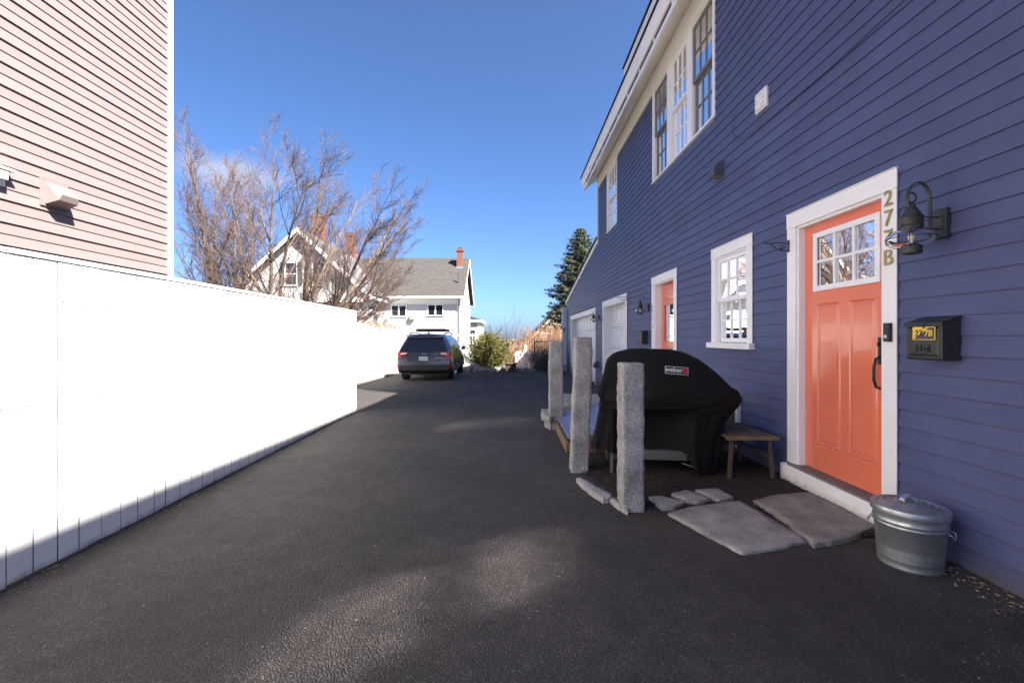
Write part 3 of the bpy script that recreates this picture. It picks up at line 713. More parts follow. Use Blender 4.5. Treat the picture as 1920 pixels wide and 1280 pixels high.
# scroll brackets
def bracket(y, z, lb):
    r = empty("plant_bracket", (WX, y, z), lb, "bracket", "iron plant brackets")
    X = TX-.002
    MB().box(X-.006, X, y-.012, y+.012, z-.055, z+.055).build("mount", 'iron', r)
    mb = MB().tube([(X, y, z+.02), (X-.10, y, z+.03), (X-.20, y, z+.022), (X-.225, y, z+.03), (X-.22, y, z+.045)], .005, 6)
    mb.tube([(X, y, z-.04), (X-.05, y, z-.045), (X-.12, y, z-.02), (X-.17, y, z+.025)], .005, 6)
    mb.tube([(X-.06+.018*cos(t*.5), y, z-.012+.018*sin(t*.5)) for t in range(0, 14)], .003, 5)
    mb.build("scroll_arm", 'iron', r, smooth=True)
bracket(4.15, 2.13, "black iron scroll bracket on the casing of the 277B door")
bracket(10.06, 2.16, "black iron scroll bracket on the narrow garage door casing")
# vents on the wall
v = empty("louvre_vent", (WX, 4.6, 3.69), "white square louvred vent high on the blue wall", "vent")
MB().box(WX-.040, WX-.01, 4.50, 4.70, 3.59, 3.79).build("plate", 'vinyl', v, bevel=.006)
for k in range(4): MB().hexa([(WX-.058, 4.52, 3.605+k*.045), (WX-.04, 4.52, 3.605+k*.045), (WX-.04, 4.68, 3.605+k*.045), (WX-.058, 4.68, 3.605+k*.045),
                              (WX-.044, 4.52, 3.645+k*.045), (WX-.04, 4.52, 3.645+k*.045), (WX-.04, 4.68, 3.645+k*.045), (WX-.044, 4.68, 3.645+k*.045)]).build("louvre", 'vinyl', v)
def hood(y, z, s, lb):
    r = empty("hood_vent", (WX, y, z), lb, "vent", "blue painted hood vents")
    pr = [(WX-.012, z+.11*s)]
    for k in range(7):
        t = pi/2*k/6; pr.append((WX-.03-.10*s*sin(t), z-.03*s+.13*s*cos(t)))
    pr += [(WX-.03-.10*s, z-.07*s), (WX-.012, z-.07*s)]
    MB().prism(pr, 'y', y-.08*s, y+.08*s).build("cowl", 'blue', r)
    MB().box(WX-.02-.09*s, WX-.02, y-.07*s, y+.07*s, z-.075*s, z-.0705*s).build("grille", 'greywood', r)
hood(5.53, 3.31, 1.0, "blue painted hood vent below the upstairs windows")
hood(13.42, .48, 1.1, "low blue hood vent between the garage doors")
cb = MB().tube([(WX-.03, 1.2, 3.52), (WX-.028, 2.2, 3.50), (WX-.026, 3.0, 3.465), (WX-.028, 3.6, 3.43), (WX-.03, 4.2, 3.43), (WX-.032, 4.7, 3.435), (WX-.032, 4.95, 3.46), (WX-.032, 5.1, 3.52), (WX-.030, 5.2, 3.62), (WX-.028, 5.2, 3.75), (WX-.026, 5.17, 3.83)], .0032, 6).build("wall_cable", 'stickerdark', smooth=True)
tag(cb, "thin black cable running along the upper blue wall", "cable")

# ------------------------------------------------------------------ near white fence
def fence(A, B, h, name, label, zfun, wmin, wmax, capw=.085, nails=True, seed=1):
    rnd = random.Random(seed)
    A = Vector(A); B = Vector(B); d = (B-A); Ln = d.length; d.normalize(); n = Vector((d.y, -d.x)) # toward +X side
    r = empty(name, (A.x, A.y, 0), label, "fence")
    s = 0; nmb = MB()
    while s < Ln-.01:
        wd = min(rnd.uniform(wmin, wmax), Ln-s)
        if Ln-s-wd < .05: wd = Ln-s
        o = rnd.uniform(-.0015, .0015); g = .0016+rnd.random()*.0012+(rnd.uniform(.0008, .0022) if rnd.random() < .42 else 0)
        p0 = A+d*(s+g); p1 = A+d*(s+wd-g); q0 = p0+n*(.0+o); q1 = p1+n*(.0+o); b0 = p0-n*.022; b1 = p1-n*.022
        za, zb = zfun(p0.y)+.012+rnd.uniform(-.006, .006), zfun(p1.y)+.012+rnd.uniform(-.006, .006)
        MB().hexa([(b0.x, b0.y, za), (q0.x, q0.y, za), (q1.x, q1.y, zb), (b1.x, b1.y, zb),
                   (b0.x, b0.y, h), (q0.x, q0.y, h), (q1.x, q1.y, h), (b1.x, b1.y, h)]).build("board", 'fence', r, bevel=.002)
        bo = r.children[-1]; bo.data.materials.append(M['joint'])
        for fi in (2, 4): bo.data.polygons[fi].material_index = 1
        if nails:
            for zr in (1.50, .93, .30):
                for f in (.25, .75):
                    if rnd.random() < .78:
                        c = A+d*(s+wd*f)+n*(o+.0006); zc = zr+rnd.uniform(-.02, .02); rr = rnd.uniform(.0025, .0058)
                        e = d*rr
                        nmb.quad((c.x-e.x, c.y-e.y, zc-rr), (c.x+e.x, c.y+e.y, zc-rr), (c.x+e.x, c.y+e.y, zc+rr), (c.x-e.x, c.y-e.y, zc+rr))
        s += wd
    Bk = [A-n*.0235, B-n*.0235, B-n*.026, A-n*.026]
    MB().hexa([(k.x, k.y, zfun(k.y)+.02) for k in Bk]+[(k.x, k.y, h-.005) for k in Bk]).build("light_stop_sheet", 'sheath', r)  # thin dark sheet added to stop light in the gaps and keep seams dark
    if nails: tag(nmb.build("nail_heads", 'nail', r), kind='stuff')
    s = 0
    while s < Ln-.01:
        e = min(s+rnd.uniform(1.9, 2.5), Ln)
        p0 = A+d*(s+.002); p1 = A+d*(e-.002)
        dz0 = rnd.uniform(-.002, .002)
        c0, c1 = -capw*.9, capw*.10
        P = [p0+n*c0, p0+n*c1, p1+n*c1, p1+n*c0]
        MB().hexa([(p.x, p.y, h+.001+dz0) for p in P]+[(p.x, p.y, h+.028+dz0) for p in P]).build("cap_rail", 'fence', r, bevel=.003)
        s = e
    pe = B
    Q = [pe-n*.075, pe-n*.024, pe+d*.02-n*.024, pe+d*.02-n*.075]
    Pm = MB()
    s = 1.0
    while s < Ln+.5:
        p = A+d*min(s, Ln-.1)
        c = [p-n*.115-d*.045, p-n*.023-d*.045, p-n*.023+d*.045, p-n*.115+d*.045]
        Pm = MB().hexa([(k.x, k.y, zfun(p.y)-.2) for k in c]+[(k.x, k.y, h-.01) for k in c]); Pm.build("post", 'fence', r)
        s += 2.35
    return r
fdx = -.0245
fence((-2.61+fdx*(-4-2.32), -4.0), (-2.75, 8.04), 1.735, "board_fence", "tall white board fence lining the driveway in front", gz, .11, .165, seed=3)
fence((-4.55, 12.2), (-4.95, 21.4), 1.70, "board_fence", "white board fence stretch beside the parked car", gz, .12, .16, nails=False, seed=5)

# ------------------------------------------------------------------ pink house
PX, PY = -4.55, 6.08
ph = empty("pink_house", (PX, 0, 0), "pink vinyl-sided house with white corner board behind the fence", "house")
ZT = 8.6
PWIN = [(-1.20, -.47, 4.85, 6.68), (3.44, 4.10, 4.72, 6.62)]   # upper windows (their glass throws the light patches on the asphalt)
def pspans(z0, z1):
    out = []; cur = -5.0
    for a, b, c, d in PWIN:
        if c-.08 < z1 and d+.08 > z0: out.append((cur, a-.08)); cur = b+.08
    out.append((cur, PY-.07)); return out
mb = MB()
zsp = [-.2]+sorted([p[2]-.07 for p in PWIN]+[p[3]+.07 for p in PWIN])+[ZT]
for za, zb in zip(zsp[:-1], zsp[1:]):
    for a, b in pspans(za, zb): mb.quad((PX-.012, a-.01, za), (PX-.012, b+.01, za), (PX-.012, b+.01, zb), (PX-.012, a-.01, zb))
mb.build("wall", 'sheath', ph)
mb = MB().quad((PX-.02, PY-.02, -.2), (-12, PY-.02, -.2), (-12, PY-.02, ZT), (PX-.02, PY-.02, ZT)).quad((-12, -5, -.2), (-12, PY, -.2), (-12, PY, ZT), (-12, -5, ZT)).quad((PX-.02, -5, -.2), (-12, -5, -.2), (-12, -5, ZT), (PX-.02, -5, ZT))
mb.build("end_wall", 'pink', ph)
k = 0; z = .3
while z < ZT:
    ze = z+.1015
    prd = .016 if k % 2 == 0 else .0095
    for a, b in pspans(z, ze):
        MB().hexa([(PX-.01, a, z), (PX+prd, a, z), (PX+prd, b, z), (PX-.01, b, z), (PX-.01, a, ze+.001), (PX+.001, a, ze+.001), (PX+.001, b, ze+.001), (PX-.01, b, ze+.001)]).build("siding_board", 'pink', ph)
    z = ze; k += 1
MB().box(PX-.02, PX+.024, PY-.078, PY, -.1, ZT).box(PX-.02, PX+.0, PY, PY+.02, -.1, ZT).build("corner_board", 'vinyl', ph, bevel=.003)
MB().box(-12.2, PX+.35, -5.2, PY+.3, ZT, ZT+.15).build("eave", 'vinyl', ph)
MB().prism([(-12.3, ZT+.15), (PX+.4, ZT+.15), (-8.3, ZT+2.2)], 'y', -5.3, PY+.4).build("roof", 'shingle', ph)
for a, b, c, d in PWIN:
    mb = MB().box(PX-.01, PX+.03, a-.09, a, c-.08, d+.08).box(PX-.01, PX+.03, b, b+.09, c-.08, d+.08).box(PX-.01, PX+.03, a, b, d, d+.08).box(PX-.01, PX+.035, a, b, c-.08, c)
    wo = mb.build("window", 'vinyl', ph)
    zm = (c+d)/2
    MB().box(PX-.02, PX+.012, a, b, zm-.12, zm+.12).build("meeting_rail", 'vinyl', wo)
    for s0, s1 in ((c, zm-.115), (zm+.115, d)): MB().quad((PX, a, s0), (PX, b, s0), (PX, b, s1), (PX, a, s1)).build("pane", 'mirrorglass', wo)
    MB().box(PX-.6, PX-.2, a-.1, b+.1, c-.1, d+.1).build("room_backing", 'dark', wo)
# pink hood vent
pv = empty("dryer_vent", (PX, 4.55, 2.6), "pink angular dryer vent hood on the pink siding", "vent")
vy0, vy1, vz0, vz1 = 4.37, 4.64, 2.57, 2.86
MB().box(PX-.005, PX+.026, vy0, vy1, vz0, vz1).build("mounting_plate", 'pink', pv, bevel=.004)
x0, x1 = PX+.026, PX+.165
hy0, hy1 = vy0+.035, vy1-.015
zt, zb = vz1-.05, vz0+.02
MB().add([(x0, hy0, zt), (x0, hy1, zt), (x0, hy1, zb), (x0, hy0, zb), (x1, hy0+.035, zb+.10), (x1, hy1-.02, zb+.10), (x1-.02, hy1-.005, zb+.045), (x1-.02, hy0+.02, zb+.045)],
         [(0,1,5,4), (4,5,6,7), (0,4,7,3), (1,2,6,5), (7,6,2,3)]).build("hood", 'pink', pv)
# white fixture at the very edge
pf = empty("outdoor_tap_box", (PX, 4.0, 2.7), "white wall box at the left edge on pink siding", "box")
MB().box(PX-.005, PX+.03, 3.80, 4.06, 2.64, 2.82).build("plate", 'vinyl', pf, bevel=.004)
MB().box(PX+.03, PX+.10, 3.82, 4.09, 2.775, 2.795).box(PX+.03, PX+.09, 3.93, 4.03, 2.69, 2.76).build("hood", 'vinyl', pf, bevel=.003)

# ------------------------------------------------------------------ granite posts
def stone_mesh(poly, z0, z1, sub, amp, seed, top_scale=1.0, lean=(0, 0), bev=.008):
    """irregular quarried block: subdivided prism displaced by noise"""
    bm = bmesh.new()
    c = Vector((sum(p[0] for p in poly)/len(poly), sum(p[1] for p in poly)/len(poly)))
    bot = [bm.verts.new((p[0], p[1], z0)) for p in poly]
    top = [bm.verts.new((c.x+(p[0]-c.x)*top_scale+lean[0], c.y+(p[1]-c.y)*top_scale+lean[1], z1)) for p in poly]
    n = len(poly)
    bm.faces.new(bot[::-1]); bm.faces.new(top)
    for i in range(n): bm.faces.new((bot[i], bot[(i+1) % n], top[(i+1) % n], top[i]))
    bmesh.ops.bevel(bm, geom=list(bm.edges), offset=min(bev, abs(z1-z0)*.25), segments=1, affect='EDGES', profile=.5)
    bmesh.ops.triangulate(bm, faces=[f for f in bm.faces if len(f.verts) > 4])
    for _ in range(7):
        long = [e for e in bm.edges if e.calc_length() > sub]
        if not long: break
        bmesh.ops.subdivide_edges(bm, edges=long, cuts=1, use_grid_fill=True)
        bmesh.ops.triangulate(bm, faces=[f for f in bm.faces if len(f.verts) > 4])
    bm.normal_update()
    off = Vector((seed*13.1, seed*7.7, seed*3.3))
    mv = []
    for v_ in bm.verts:
        a = mnoise.fractal(v_.co*6+off, 1, 2.1, 4)*.9+mnoise.noise(v_.co*30+off)*.45
        mv.append(v_.co+v_.normal*(a*amp))
    for v_, p in zip(bm.verts, mv): v_.co = p
    return bm
def stone(name, bm, m, origin, label=None, cat=None, group=None, parent=None, smooth=True):
    org = ORG[parent.name] if parent is not None else Vector(origin)
    for v_ in bm.verts: v_.co -= org
    me = bpy.data.meshes.new(name); bm.to_mesh(me); bm.free(); me.materials.append(M[m])
    if smooth:
        for p in me.polygons: p.use_smooth = True
    o = bpy.data.objects.new(name, me); COL.objects.link(o)
    if parent is not None: o.parent = parent
    else: o.location = org
    ORG[o.name] = org
    if label: tag(o, label, cat, group)
    return o
def quadp(x0, x1, y0, y1): return [(x0, y0), (x1, y0), (x1, y1), (x0, y1)]
stone("granite_post", stone_mesh(quadp(.825, .985, 3.38, 3.575), -.1, 1.105, .028, .009, 1), 'granite', (.9, 3.45, 0), "nearest rough granite post in front of the grill, shortest of three", "post", "granite posts along the driveway")
stone("granite_post", stone_mesh(quadp(.565, .735, 4.36, 4.56), -.1, 1.30, .030, .009, 2, .93, (.045, 0)), 'granite', (.65, 4.45, 0), "leaning middle granite post beside the blue hatch", "post", "granite posts along the driveway")
stone("granite_post", stone_mesh(quadp(.525, .725, 6.40, 6.60), -.1, 1.245, .035, .009, 3, .94), 'granite', (.62, 6.5, 0), "granite post standing at the rough stone step, farthest of three", "post", "granite posts along the driveway")
# granite step by second door and its rough corner stones
stone("stone_step", stone_mesh([(.78, 7.30), (2.44, 7.22), (2.45, 8.55), (.80, 8.6)], -.15, .24, .09, .006, 4), 'concrete', (1.6, 8, 0), "long grey stone step in front of the second coral door", "step")
stone("corner_stone", stone_mesh([(.42, 6.52), (.52, 6.30), (.80, 6.72), (.85, 7.15), (.46, 7.05)], .11, .20, .06, .012, 5), 'granite', (.6, 6.8, 0), "flat pale capstone at the foot of the farthest granite post", "stone")
stone("corner_stone", stone_mesh([(.47, 6.60), (.54, 6.38), (.75, 6.75), (.80, 7.1), (.5, 7.0)], -.1, .108, .06, .014, 6), 'granite', (.6, 6.8, 0), "rough rounded stone under the flat capstone", "stone")

# ------------------------------------------------------------------ mulch bed and paving
mb = MB(); nxm, nym = 44, 60; X0m, X1m, Y0m, Y1m = .62, 2.535, 2.95, 5.13
def bed_in(x, y):
    # driveway edge runs from the middle post to the near one, then along the flagstones
    if y > 3.5: return x > .98-(y-3.5)*.38
    return x > 1.02+(3.5-y)*2.1
def gp(px, py, h=1.27): d = h*853/(py-632); return ((px-960)*d/853, d)
SLABS = [[gp(*p, h=1.28) for p in q] for q in ([(1251, 961), (1300, 948), (1386, 937), (1450, 972), (1516, 1013), (1460, 1026), (1392, 1035), (1320, 998)], [(1411, 937), (1450, 927), (1516, 921), (1580, 950), (1641, 985), (1590, 1008), (1526, 1019), (1470, 975)])]
def on_slab(x, y):
    for P in SLABS:
        ins = False
        for i in range(len(P)):
            (xa, ya), (xb, yb) = P[i], P[i-1]
            if (ya > y) != (yb > y) and x < (xb-xa)*(y-ya)/(yb-ya)+xa: ins = not ins
        if ins: return True
    return False
idx = {}
for j in range(nym+1):
    for i in range(nxm+1):
        x = X0m+(X1m-X0m)*i/nxm; y = Y0m+(Y1m-Y0m)*j/nym
        if bed_in(x, y):
            idx[(i, j)] = len(mb.v); zz_ = .009+.006*mnoise.fractal(Vector((x*7, y*7, 0)), 1, 2, 4)+.005*mnoise.noise(Vector((x*30, y*30, 2)))
            mb.v.append((x, y, .004 if on_slab(x, y) else max(zz_, .004)))
for j in range(nym):
    for i in range(nxm):
        q = [(i, j), (i+1, j), (i+1, j+1), (i, j+1)]
        if all(k in idx for k in q): mb.f.append(tuple(idx[k] for k in q))
tag(mb.build("mulch_bed", 'mulch', smooth=True), kind='structure')
mb = MB(); rnd = random.Random(11)
for _ in range(6000):
    x = rnd.uniform(X0m, X1m); y = rnd.uniform(Y0m, Y1m)
    if not bed_in(x, y) or on_slab(x, y): continue
    a = rnd.uniform(0, pi); l = rnd.uniform(.006, .022); wd = rnd.uniform(.002, .006); t_ = rnd.uniform(-.5, .5); z0 = rnd.uniform(.010, .020)
    ex = Vector((cos(a), sin(a), t_))*l; ey = Vector((-sin(a), cos(a), rnd.uniform(-.3, .3)))*wd; c = Vector((x, y, z0)); u = Vector((0, 0, .003))
    mb.add([c-ex-ey, c+ex-ey*.5, c+ex*.8+ey, c-ex+ey, c+u], [(0,1,4), (1,2,4), (2,3,4), (3,0,4)])
tag(mb.build("mulch_chips", 'chip'), "dark wood chips scattered over the mulch bed", "mulch", kind='stuff')
# flagstones
def gp(px, py, h=1.27): d = h*853/(py-632); return ((px-960)*d/853, d)
def rough_poly(pts, n, amp, seed):
    rnd = random.Random(seed); out = []
    for i in range(len(pts)):
        a = Vector(pts[i]); b = Vector(pts[(i+1) % len(pts)])
        for k in range(n):
            t = k/n; p = a.lerp(b, t)
            if k: p += Vector((rnd.uniform(-amp, amp), rnd.uniform(-amp, amp)))
            out.append((p.x, p.y))
    return out
def slab(name, px, m, seed, label, cat, group, top=.035, sub=.08):
    pts = [gp(*p, h=1.30-top) for p in px]
    if sum((pts[i][0]*pts[(i+1) % len(pts)][1]-pts[(i+1) % len(pts)][0]*pts[i][1]) for i in range(len(pts))) < 0: pts = pts[::-1]
    pts = rough_poly(pts, 7, .006, seed)
    bm = stone_mesh(pts, -.05, top, sub, .0028, seed, bev=.004)
    c = gp(*px[0]); stone(name, bm, m, (c[0], c[1], 0), label, cat, group)
slab("flagstone", [(1251, 961), (1300, 948), (1386, 937), (1450, 972), (1516, 1013), (1460, 1026), (1392, 1035), (1320, 998)], 'flag', 21, "larger grey flagstone at the driveway edge before the coral door", "flagstone", "stepping slabs at the coral door", .018)
slab("flagstone", [(1411, 937), (1450, 927), (1516, 921), (1580, 950), (1641, 985), (1590, 1008), (1526, 1019), (1470, 975)], 'flag2', 22, "browner flagstone against the white door step", "flagstone", "stepping slabs at the coral door", .030)
slab("paving_stone", [(1216, 930), (1240, 928), (1285, 939), (1262, 948), (1240, 948)], 'flag', 23, "small paving stone beside the nearest granite post", "paving stone", "small paving stones in the mulch", .036, .05)
slab("paving_stone", [(1258, 924), (1288, 918), (1333, 933), (1310, 940), (1290, 938)], 'flag', 24, "small paving stone in the middle of the row of three", "paving stone", "small paving stones in the mulch", .036, .05)
slab("paving_stone", [(1303, 917), (1345, 914), (1376, 931), (1350, 936), (1332, 931)], 'flag', 25, "small paving stone at the grill wheel, farthest along the row", "paving stone", "small paving stones in the mulch", .036, .05)
slab("edging_stone", [(1080, 896), (1090, 894), (1118, 910), (1147, 925), (1146, 932), (1130, 934), (1105, 918)], 'granite', 26, "long narrow edging stone between the two nearer granite posts", "edging stone", "stone edging of the mulch bed", .04, .04)
slab("edging_stone", [(1142, 933), (1150, 930), (1175, 945), (1178, 958), (1160, 948)], 'flag', 27, "short edging stone touching the nearest granite post", "edging stone", "stone edging of the mulch bed", .035, .04)
# loose grit on the asphalt
mb = MB(); rnd = random.Random(5)
def grit(x, y, r):
    z0 = gz(y); pts = []
    for k in range(5):
        a = 2*pi*k/5+rnd.uniform(-.3, .3); rr = r*rnd.uniform(.6, 1.2); pts.append((x+cos(a)*rr, y+sin(a)*rr, z0+.001))
    pts.append((x+rnd.uniform(-.3, .3)*r, y, z0+r*rnd.uniform(.5, 1.0)))
    mb.add(pts, [(k, (k+1) % 5, 5) for k in range(5)])
for _ in range(520): grit(rnd.uniform(-2.5, 2.4), rnd.uniform(1.2, 9), rnd.choice((.002, .003, .003, .004, .006)))
for _ in range(420): grit(rnd.gauss(2.44, .07), rnd.uniform(1.0, 2.6), rnd.choice((.003, .004, .006, .009)))
for _ in range(160): grit(-2.62+fdx*2+abs(rnd.gauss(0, .05)), rnd.uniform(1.8, 8), rnd.choice((.003, .005, .008)))
for _ in range(200): grit(rnd.gauss(2.2, .25), rnd.uniform(1.1, 2.2), rnd.choice((.002, .003, .005)))
tag(mb.build("grit", 'pebble'), "loose pale grit scattered on the asphalt", "grit", kind='stuff')

mb = MB(); rnd = random.Random(15)
def litter(x, y, sz):
    a = rnd.uniform(0, 2*pi); ex = Vector((cos(a), sin(a), rnd.uniform(-.15, .3)))*sz; ey = Vector((-sin(a), cos(a), rnd.uniform(-.2, .4)))*sz*rnd.uniform(.25, .6); c = Vector((x, y, gz(y)+sz*.3+.002))
    mb.add([c-ex, c-ex*.1-ey, c+ex, c-ex*.1+ey, c+Vector((0, 0, sz*.2))], [(0,1,4), (1,2,4), (2,3,4), (3,0,4)])
for _ in range(60): litter(2.50-abs(rnd.gauss(0, .10)), rnd.uniform(.9, 2.5), rnd.uniform(.006, .022))
for _ in range(90): litter(-2.60+fdx*(0)+abs(rnd.gauss(0, .05))-.0245*0, rnd.uniform(1.5, 2.6), rnd.uniform(.005, .014))
for _ in range(150):
    y = rnd.uniform(2.4, 8); litter(-2.61-.0245*(y-2.32)+.02+abs(rnd.gauss(0, .05)), y, rnd.uniform(.005, .014))
for _ in range(90): litter(rnd.uniform(-2.2, 2.2), rnd.uniform(1.3, 8), rnd.uniform(.005, .013))
for _ in range(60):
    t = rnd.random(); litter(1.0-.4*t+rnd.gauss(-.05, .06), 3.3+2.6*t, rnd.uniform(.006, .016))
tag(mb.build("leaf_litter", 'litter'), "bits of dry leaf lying along the driveway edges", "litter", kind='stuff')

# ------------------------------------------------------------------ grill under its cover
GC = Vector((1.51, 4.54, 0))
grill = empty("covered_grill", GC, "barbecue grill under a black fabric cover with a white-lettered patch", "grill")
LV = [(1.19,1.30,1.43,4.50,4.60),(1.18,1.20,1.56,4.44,4.68),(1.16,1.10,1.67,4.39,4.75),(1.13,1.02,1.75,4.35,4.80),(1.08,.965,1.85,4.31,4.84),(1.02,.945,1.93,4.28,4.86),(.95,.93,2.01,4.255,4.87),(.88,.905,2.08,4.23,4.88),
      (.81,.885,2.14,4.205,4.89),(.75,.88,2.175,4.19,4.9),(.70,.885,2.18,4.185,4.9),(.65,.90,2.16,4.20,4.9),(.58,.90,2.11,4.215,4.9),(.50,.885,2.07,4.225,4.9),(.42,.87,2.05,4.225,4.9),
      (.34,.855,2.03,4.22,4.9),(.26,.84,2.02,4.215,4.9),(.18,.825,2.01,4.21,4.9),(.10,.83,2.0,4.21,4.9),(.02,.84,1.99,4.22,4.88)]
NA = 144
def interp_lv(z):
    for a, b in zip(LV[:-1], LV[1:]):
        if a[0] >= z >= b[0]:
            t = (a[0]-z)/(a[0]-b[0]); return [a[i]+(b[i]-a[i])*t for i in range(5)]
    return LV[-1]
zs_ = [1.19, 1.186, 1.18]+[1.172-.0188*i for i in range(62)]
mb = MB(); keep = []
for iz, z in enumerate(zs_):
    z = max(z, .02); _, xl, xr, yf, yb = interp_lv(min(z, 1.19))
    cx_, cy_ = (xl+xr)/2, (yf+yb)/2; a, b = (xr-xl)/2, (yb-yf)/2
    ex_ = 2.5 if z > .8 else 3.6
    for k in range(NA):
        t = 2*pi*k/NA; c, s_ = cos(t), sin(t)
        x = cx_+a*math.copysign(abs(c)**(2/ex_), c); y = cy_+b*math.copysign(abs(s_)**(2/ex_), s_)
        n_ = Vector((c/a, s_/b, 0)).normalized()
        # folds: long soft pleats that deepen toward the hem, crossing creases at the shoulder
        q = Vector((x*2.2, y*2.2, z*.8)); low = max(0, min(1, (.85-z)/.5))
        d = .020*low*mnoise.fractal(Vector((x*5, y*5, z*1.3)), 1, 2, 3)+.010*mnoise.noise(Vector((x*3+z*4, y*3, z*5)))
        d += .018*low*mnoise.noise(Vector((t*5.0+z*1.2, z*1.6, 4)))
        ridge = abs(mnoise.noise(Vector((x*4.5-z*5, y*4, z*7+3)))); d += .018*(max(0, .20-ridge)/.20)*(1 if .55 < z < .85 else .15)
        ridge = abs(mnoise.noise(Vector((t*6+z*.9, z*.8, 7)))); d += .020*(max(0, .25-ridge)/.25)*low
        # the front is pulled in under the side shelves
        if s_ < -.2:
            m_ = max(0, min(1, (x-1.00)/.10))*max(0, min(1, (1.72-x)/.18))
            u = max(0, min(1, (.62-z)/.05)); d -= .20*m_*u
        x += n_.x*d; y += n_.y*d
        # sag of cover top
        zz_ = z+(.012*mnoise.noise(Vector((x*4, y*4, 9))) if z > .9 else 0)
        mb.v.append((x, y, zz_))
def hem(k):
    t = 2*pi*k/NA; c, s_ = cos(t), sin(t); x = 1.5+.65*c
    if c < -.75: return .17+.03*sin(k*1.3)
    if s_ < 0:
        if x < 1.10: return .20+.02*sin(k)
        if x < 1.62: return .20+.03*sin(k*.7)
        if x < 1.76: return max(.02, .20-(x-1.60)*1.2)
        return .0
    return .10
for iz in range(len(zs_)-1):
    for k in range(NA):
        if zs_[iz+1] > hem(k): mb.f.append((iz*NA+k, (iz+1)*NA+k, (iz+1)*NA+(k+1) % NA, iz*NA+(k+1) % NA))
mb.f.append(tuple(range(NA)))
COVER = [Vector(v_) for v_ in mb.v]
mb.build("fabric_cover", 'cover', grill, smooth=True)
# cart below
MB().box(.98, 1.78, 4.32, 4.80, .13, .22).build("bottom_shelf", 'cart', grill, bevel=.006)
for (x, y) in ((.98, 4.28), (.98, 4.78), (1.95, 4.78)): MB().box(x-.014, x+.014, y-.014, y+.014, 0.0, .45).build("leg", 'cart', grill, bevel=.003)
MB().box(1.80, 1.83, 4.36, 4.39, .05, .5).build("leg", 'cart', grill, bevel=.003)
for y in (4.33, 4.83):
    wh = MB().lathe([(.03, -.018), (.085, -.02), (.092, -.012), (.092, .012), (.085, .02), (.03, .018)], (1.84, y, .092), 24, axis='y').build("wheel", 'rubber', grill, auto=True)
MB().tube([(1.62, 4.25, .13), (1.74, 4.24, .09), (1.80, 4.24, .07)], .006, 6).build("cart_rail", 'cart', grill, smooth=True)
# lettered patch: on the sloping front
def front_y(x, z):
    c = sorted((v_ for v_ in COVER if v_.y < 4.5), key=lambda v_: (v_.x-x)**2+(v_.z-z)**2)[:4]
    return sum(v_.y for v_ in c)/len(c)
PXc, PZc = 1.575, .985
ys_ = {(a, b): front_y(PXc+a*.09, PZc+b*.03) for a in (-1, 0, 1) for b in (-1, 0, 1)}
exl = Vector((.18, ys_[(1, 0)]-ys_[(-1, 0)], -.014)).normalized(); up_ = Vector((.01, ys_[(0, 1)]-ys_[(0, -1)], .06)); up_ = (up_-exl*up_.dot(exl)).normalized(); nl = exl.cross(up_)
pc = Vector((PXc, ys_[(0, 0)], PZc))
pc += nl*max(0, max((Vector((PXc+a*.09, y_v, PZc+b*.03))-pc).dot(nl) for (a, b), y_v in ys_.items())-.004)
def patch(name, m, u0, u1, v0, v1, off, th=.002):
    P = [pc+exl*u+up_*v_+nl*o_ for o_ in (off, off+th) for u, v_ in ((u0, v0), (u1, v0), (u1, v1), (u0, v1))]
    return MB().hexa(P)
bd = patch("p", None, -.108, .108, -.036, .036, .006)
lp = bd.build("logo_patch", 'logo_white', grill)
patch("p", None, -.103, .103, -.0315, .0315, .009).build("patch_field", 'logo_black', lp)
text_obj("patch_lettering", "weber", .062, 'logo_white', lp, basis(pc-exl*.027+nl*.0125+up_*.003, exl, up_), bold=.0008)
mk = patch("p", None, .055, .097, -.020, .022, .0115).build("kettle_emblem", 'logo_red', lp)
e_ = [(-.014, .008), (.014, .008), (.010, .0), (.003, -.004), (.007, -.013), (.004, -.013), (0, -.006), (-.004, -.013), (-.007, -.013), (-.003, -.004), (-.010, .0)]
P = [pc+exl*(.076+a)+up_*(.001+b)+nl*.0142 for a, b in e_]; MB().add(P, [tuple(range(len(P)))]).build("kettle_mark", 'logo_black', lp)
grill.rotation_euler = (0, 0, radians(-7))

# ------------------------------------------------------------------ wooden stool
st = empty("wooden_stool", (2.18, 4.45, 0), "small slatted wooden stool between the grill and door", "stool")
SX0, SX1, SY0, SY1, SZ = 1.955, 2.425, 4.12, 4.80, .40
ns = 7
for k in range(ns):
    a = SX0+.0+(SX1-SX0)*k/ns; b = SX0+(SX1-SX0)*(k+1)/ns-.013
    MB().box(a, b, SY0+.03, SY1, SZ-.022, SZ).build("slat", 'wood', st, bevel=.003)
MB().box(SX0-.005, SX1, SY0, SY0+.028, SZ-.034, SZ-.001).build("front_rail", 'woodedge', st, bevel=.003)
MB().box(SX0-.005, SX1, SY1+.001, SY1+.024, SZ-.034, SZ-.001).build("back_rail", 'woodedge', st, bevel=.003)
for (x, y, dx, dy) in ((SX0+.06, SY0+.05, -.03, -.01), (SX1-.07, SY0+.05, .03, -.01), (SX0+.06, SY1-.06, -.03, .02), (SX1-.07, SY1-.06, .03, .02)):
    hw_ = .016
    MB().hexa([(x+dx-hw_, y+dy-hw_, .0), (x+dx+hw_, y+dy-hw_, .0), (x+dx+hw_, y+dy+hw_, .0), (x+dx-hw_, y+dy+hw_, .0),
               (x-hw_, y-hw_, SZ-.023), (x+hw_, y-hw_, SZ-.023), (x+hw_, y+hw_, SZ-.023), (x-hw_, y+hw_, SZ-.023)]).build("leg", 'woodleg', st, bevel=.003)
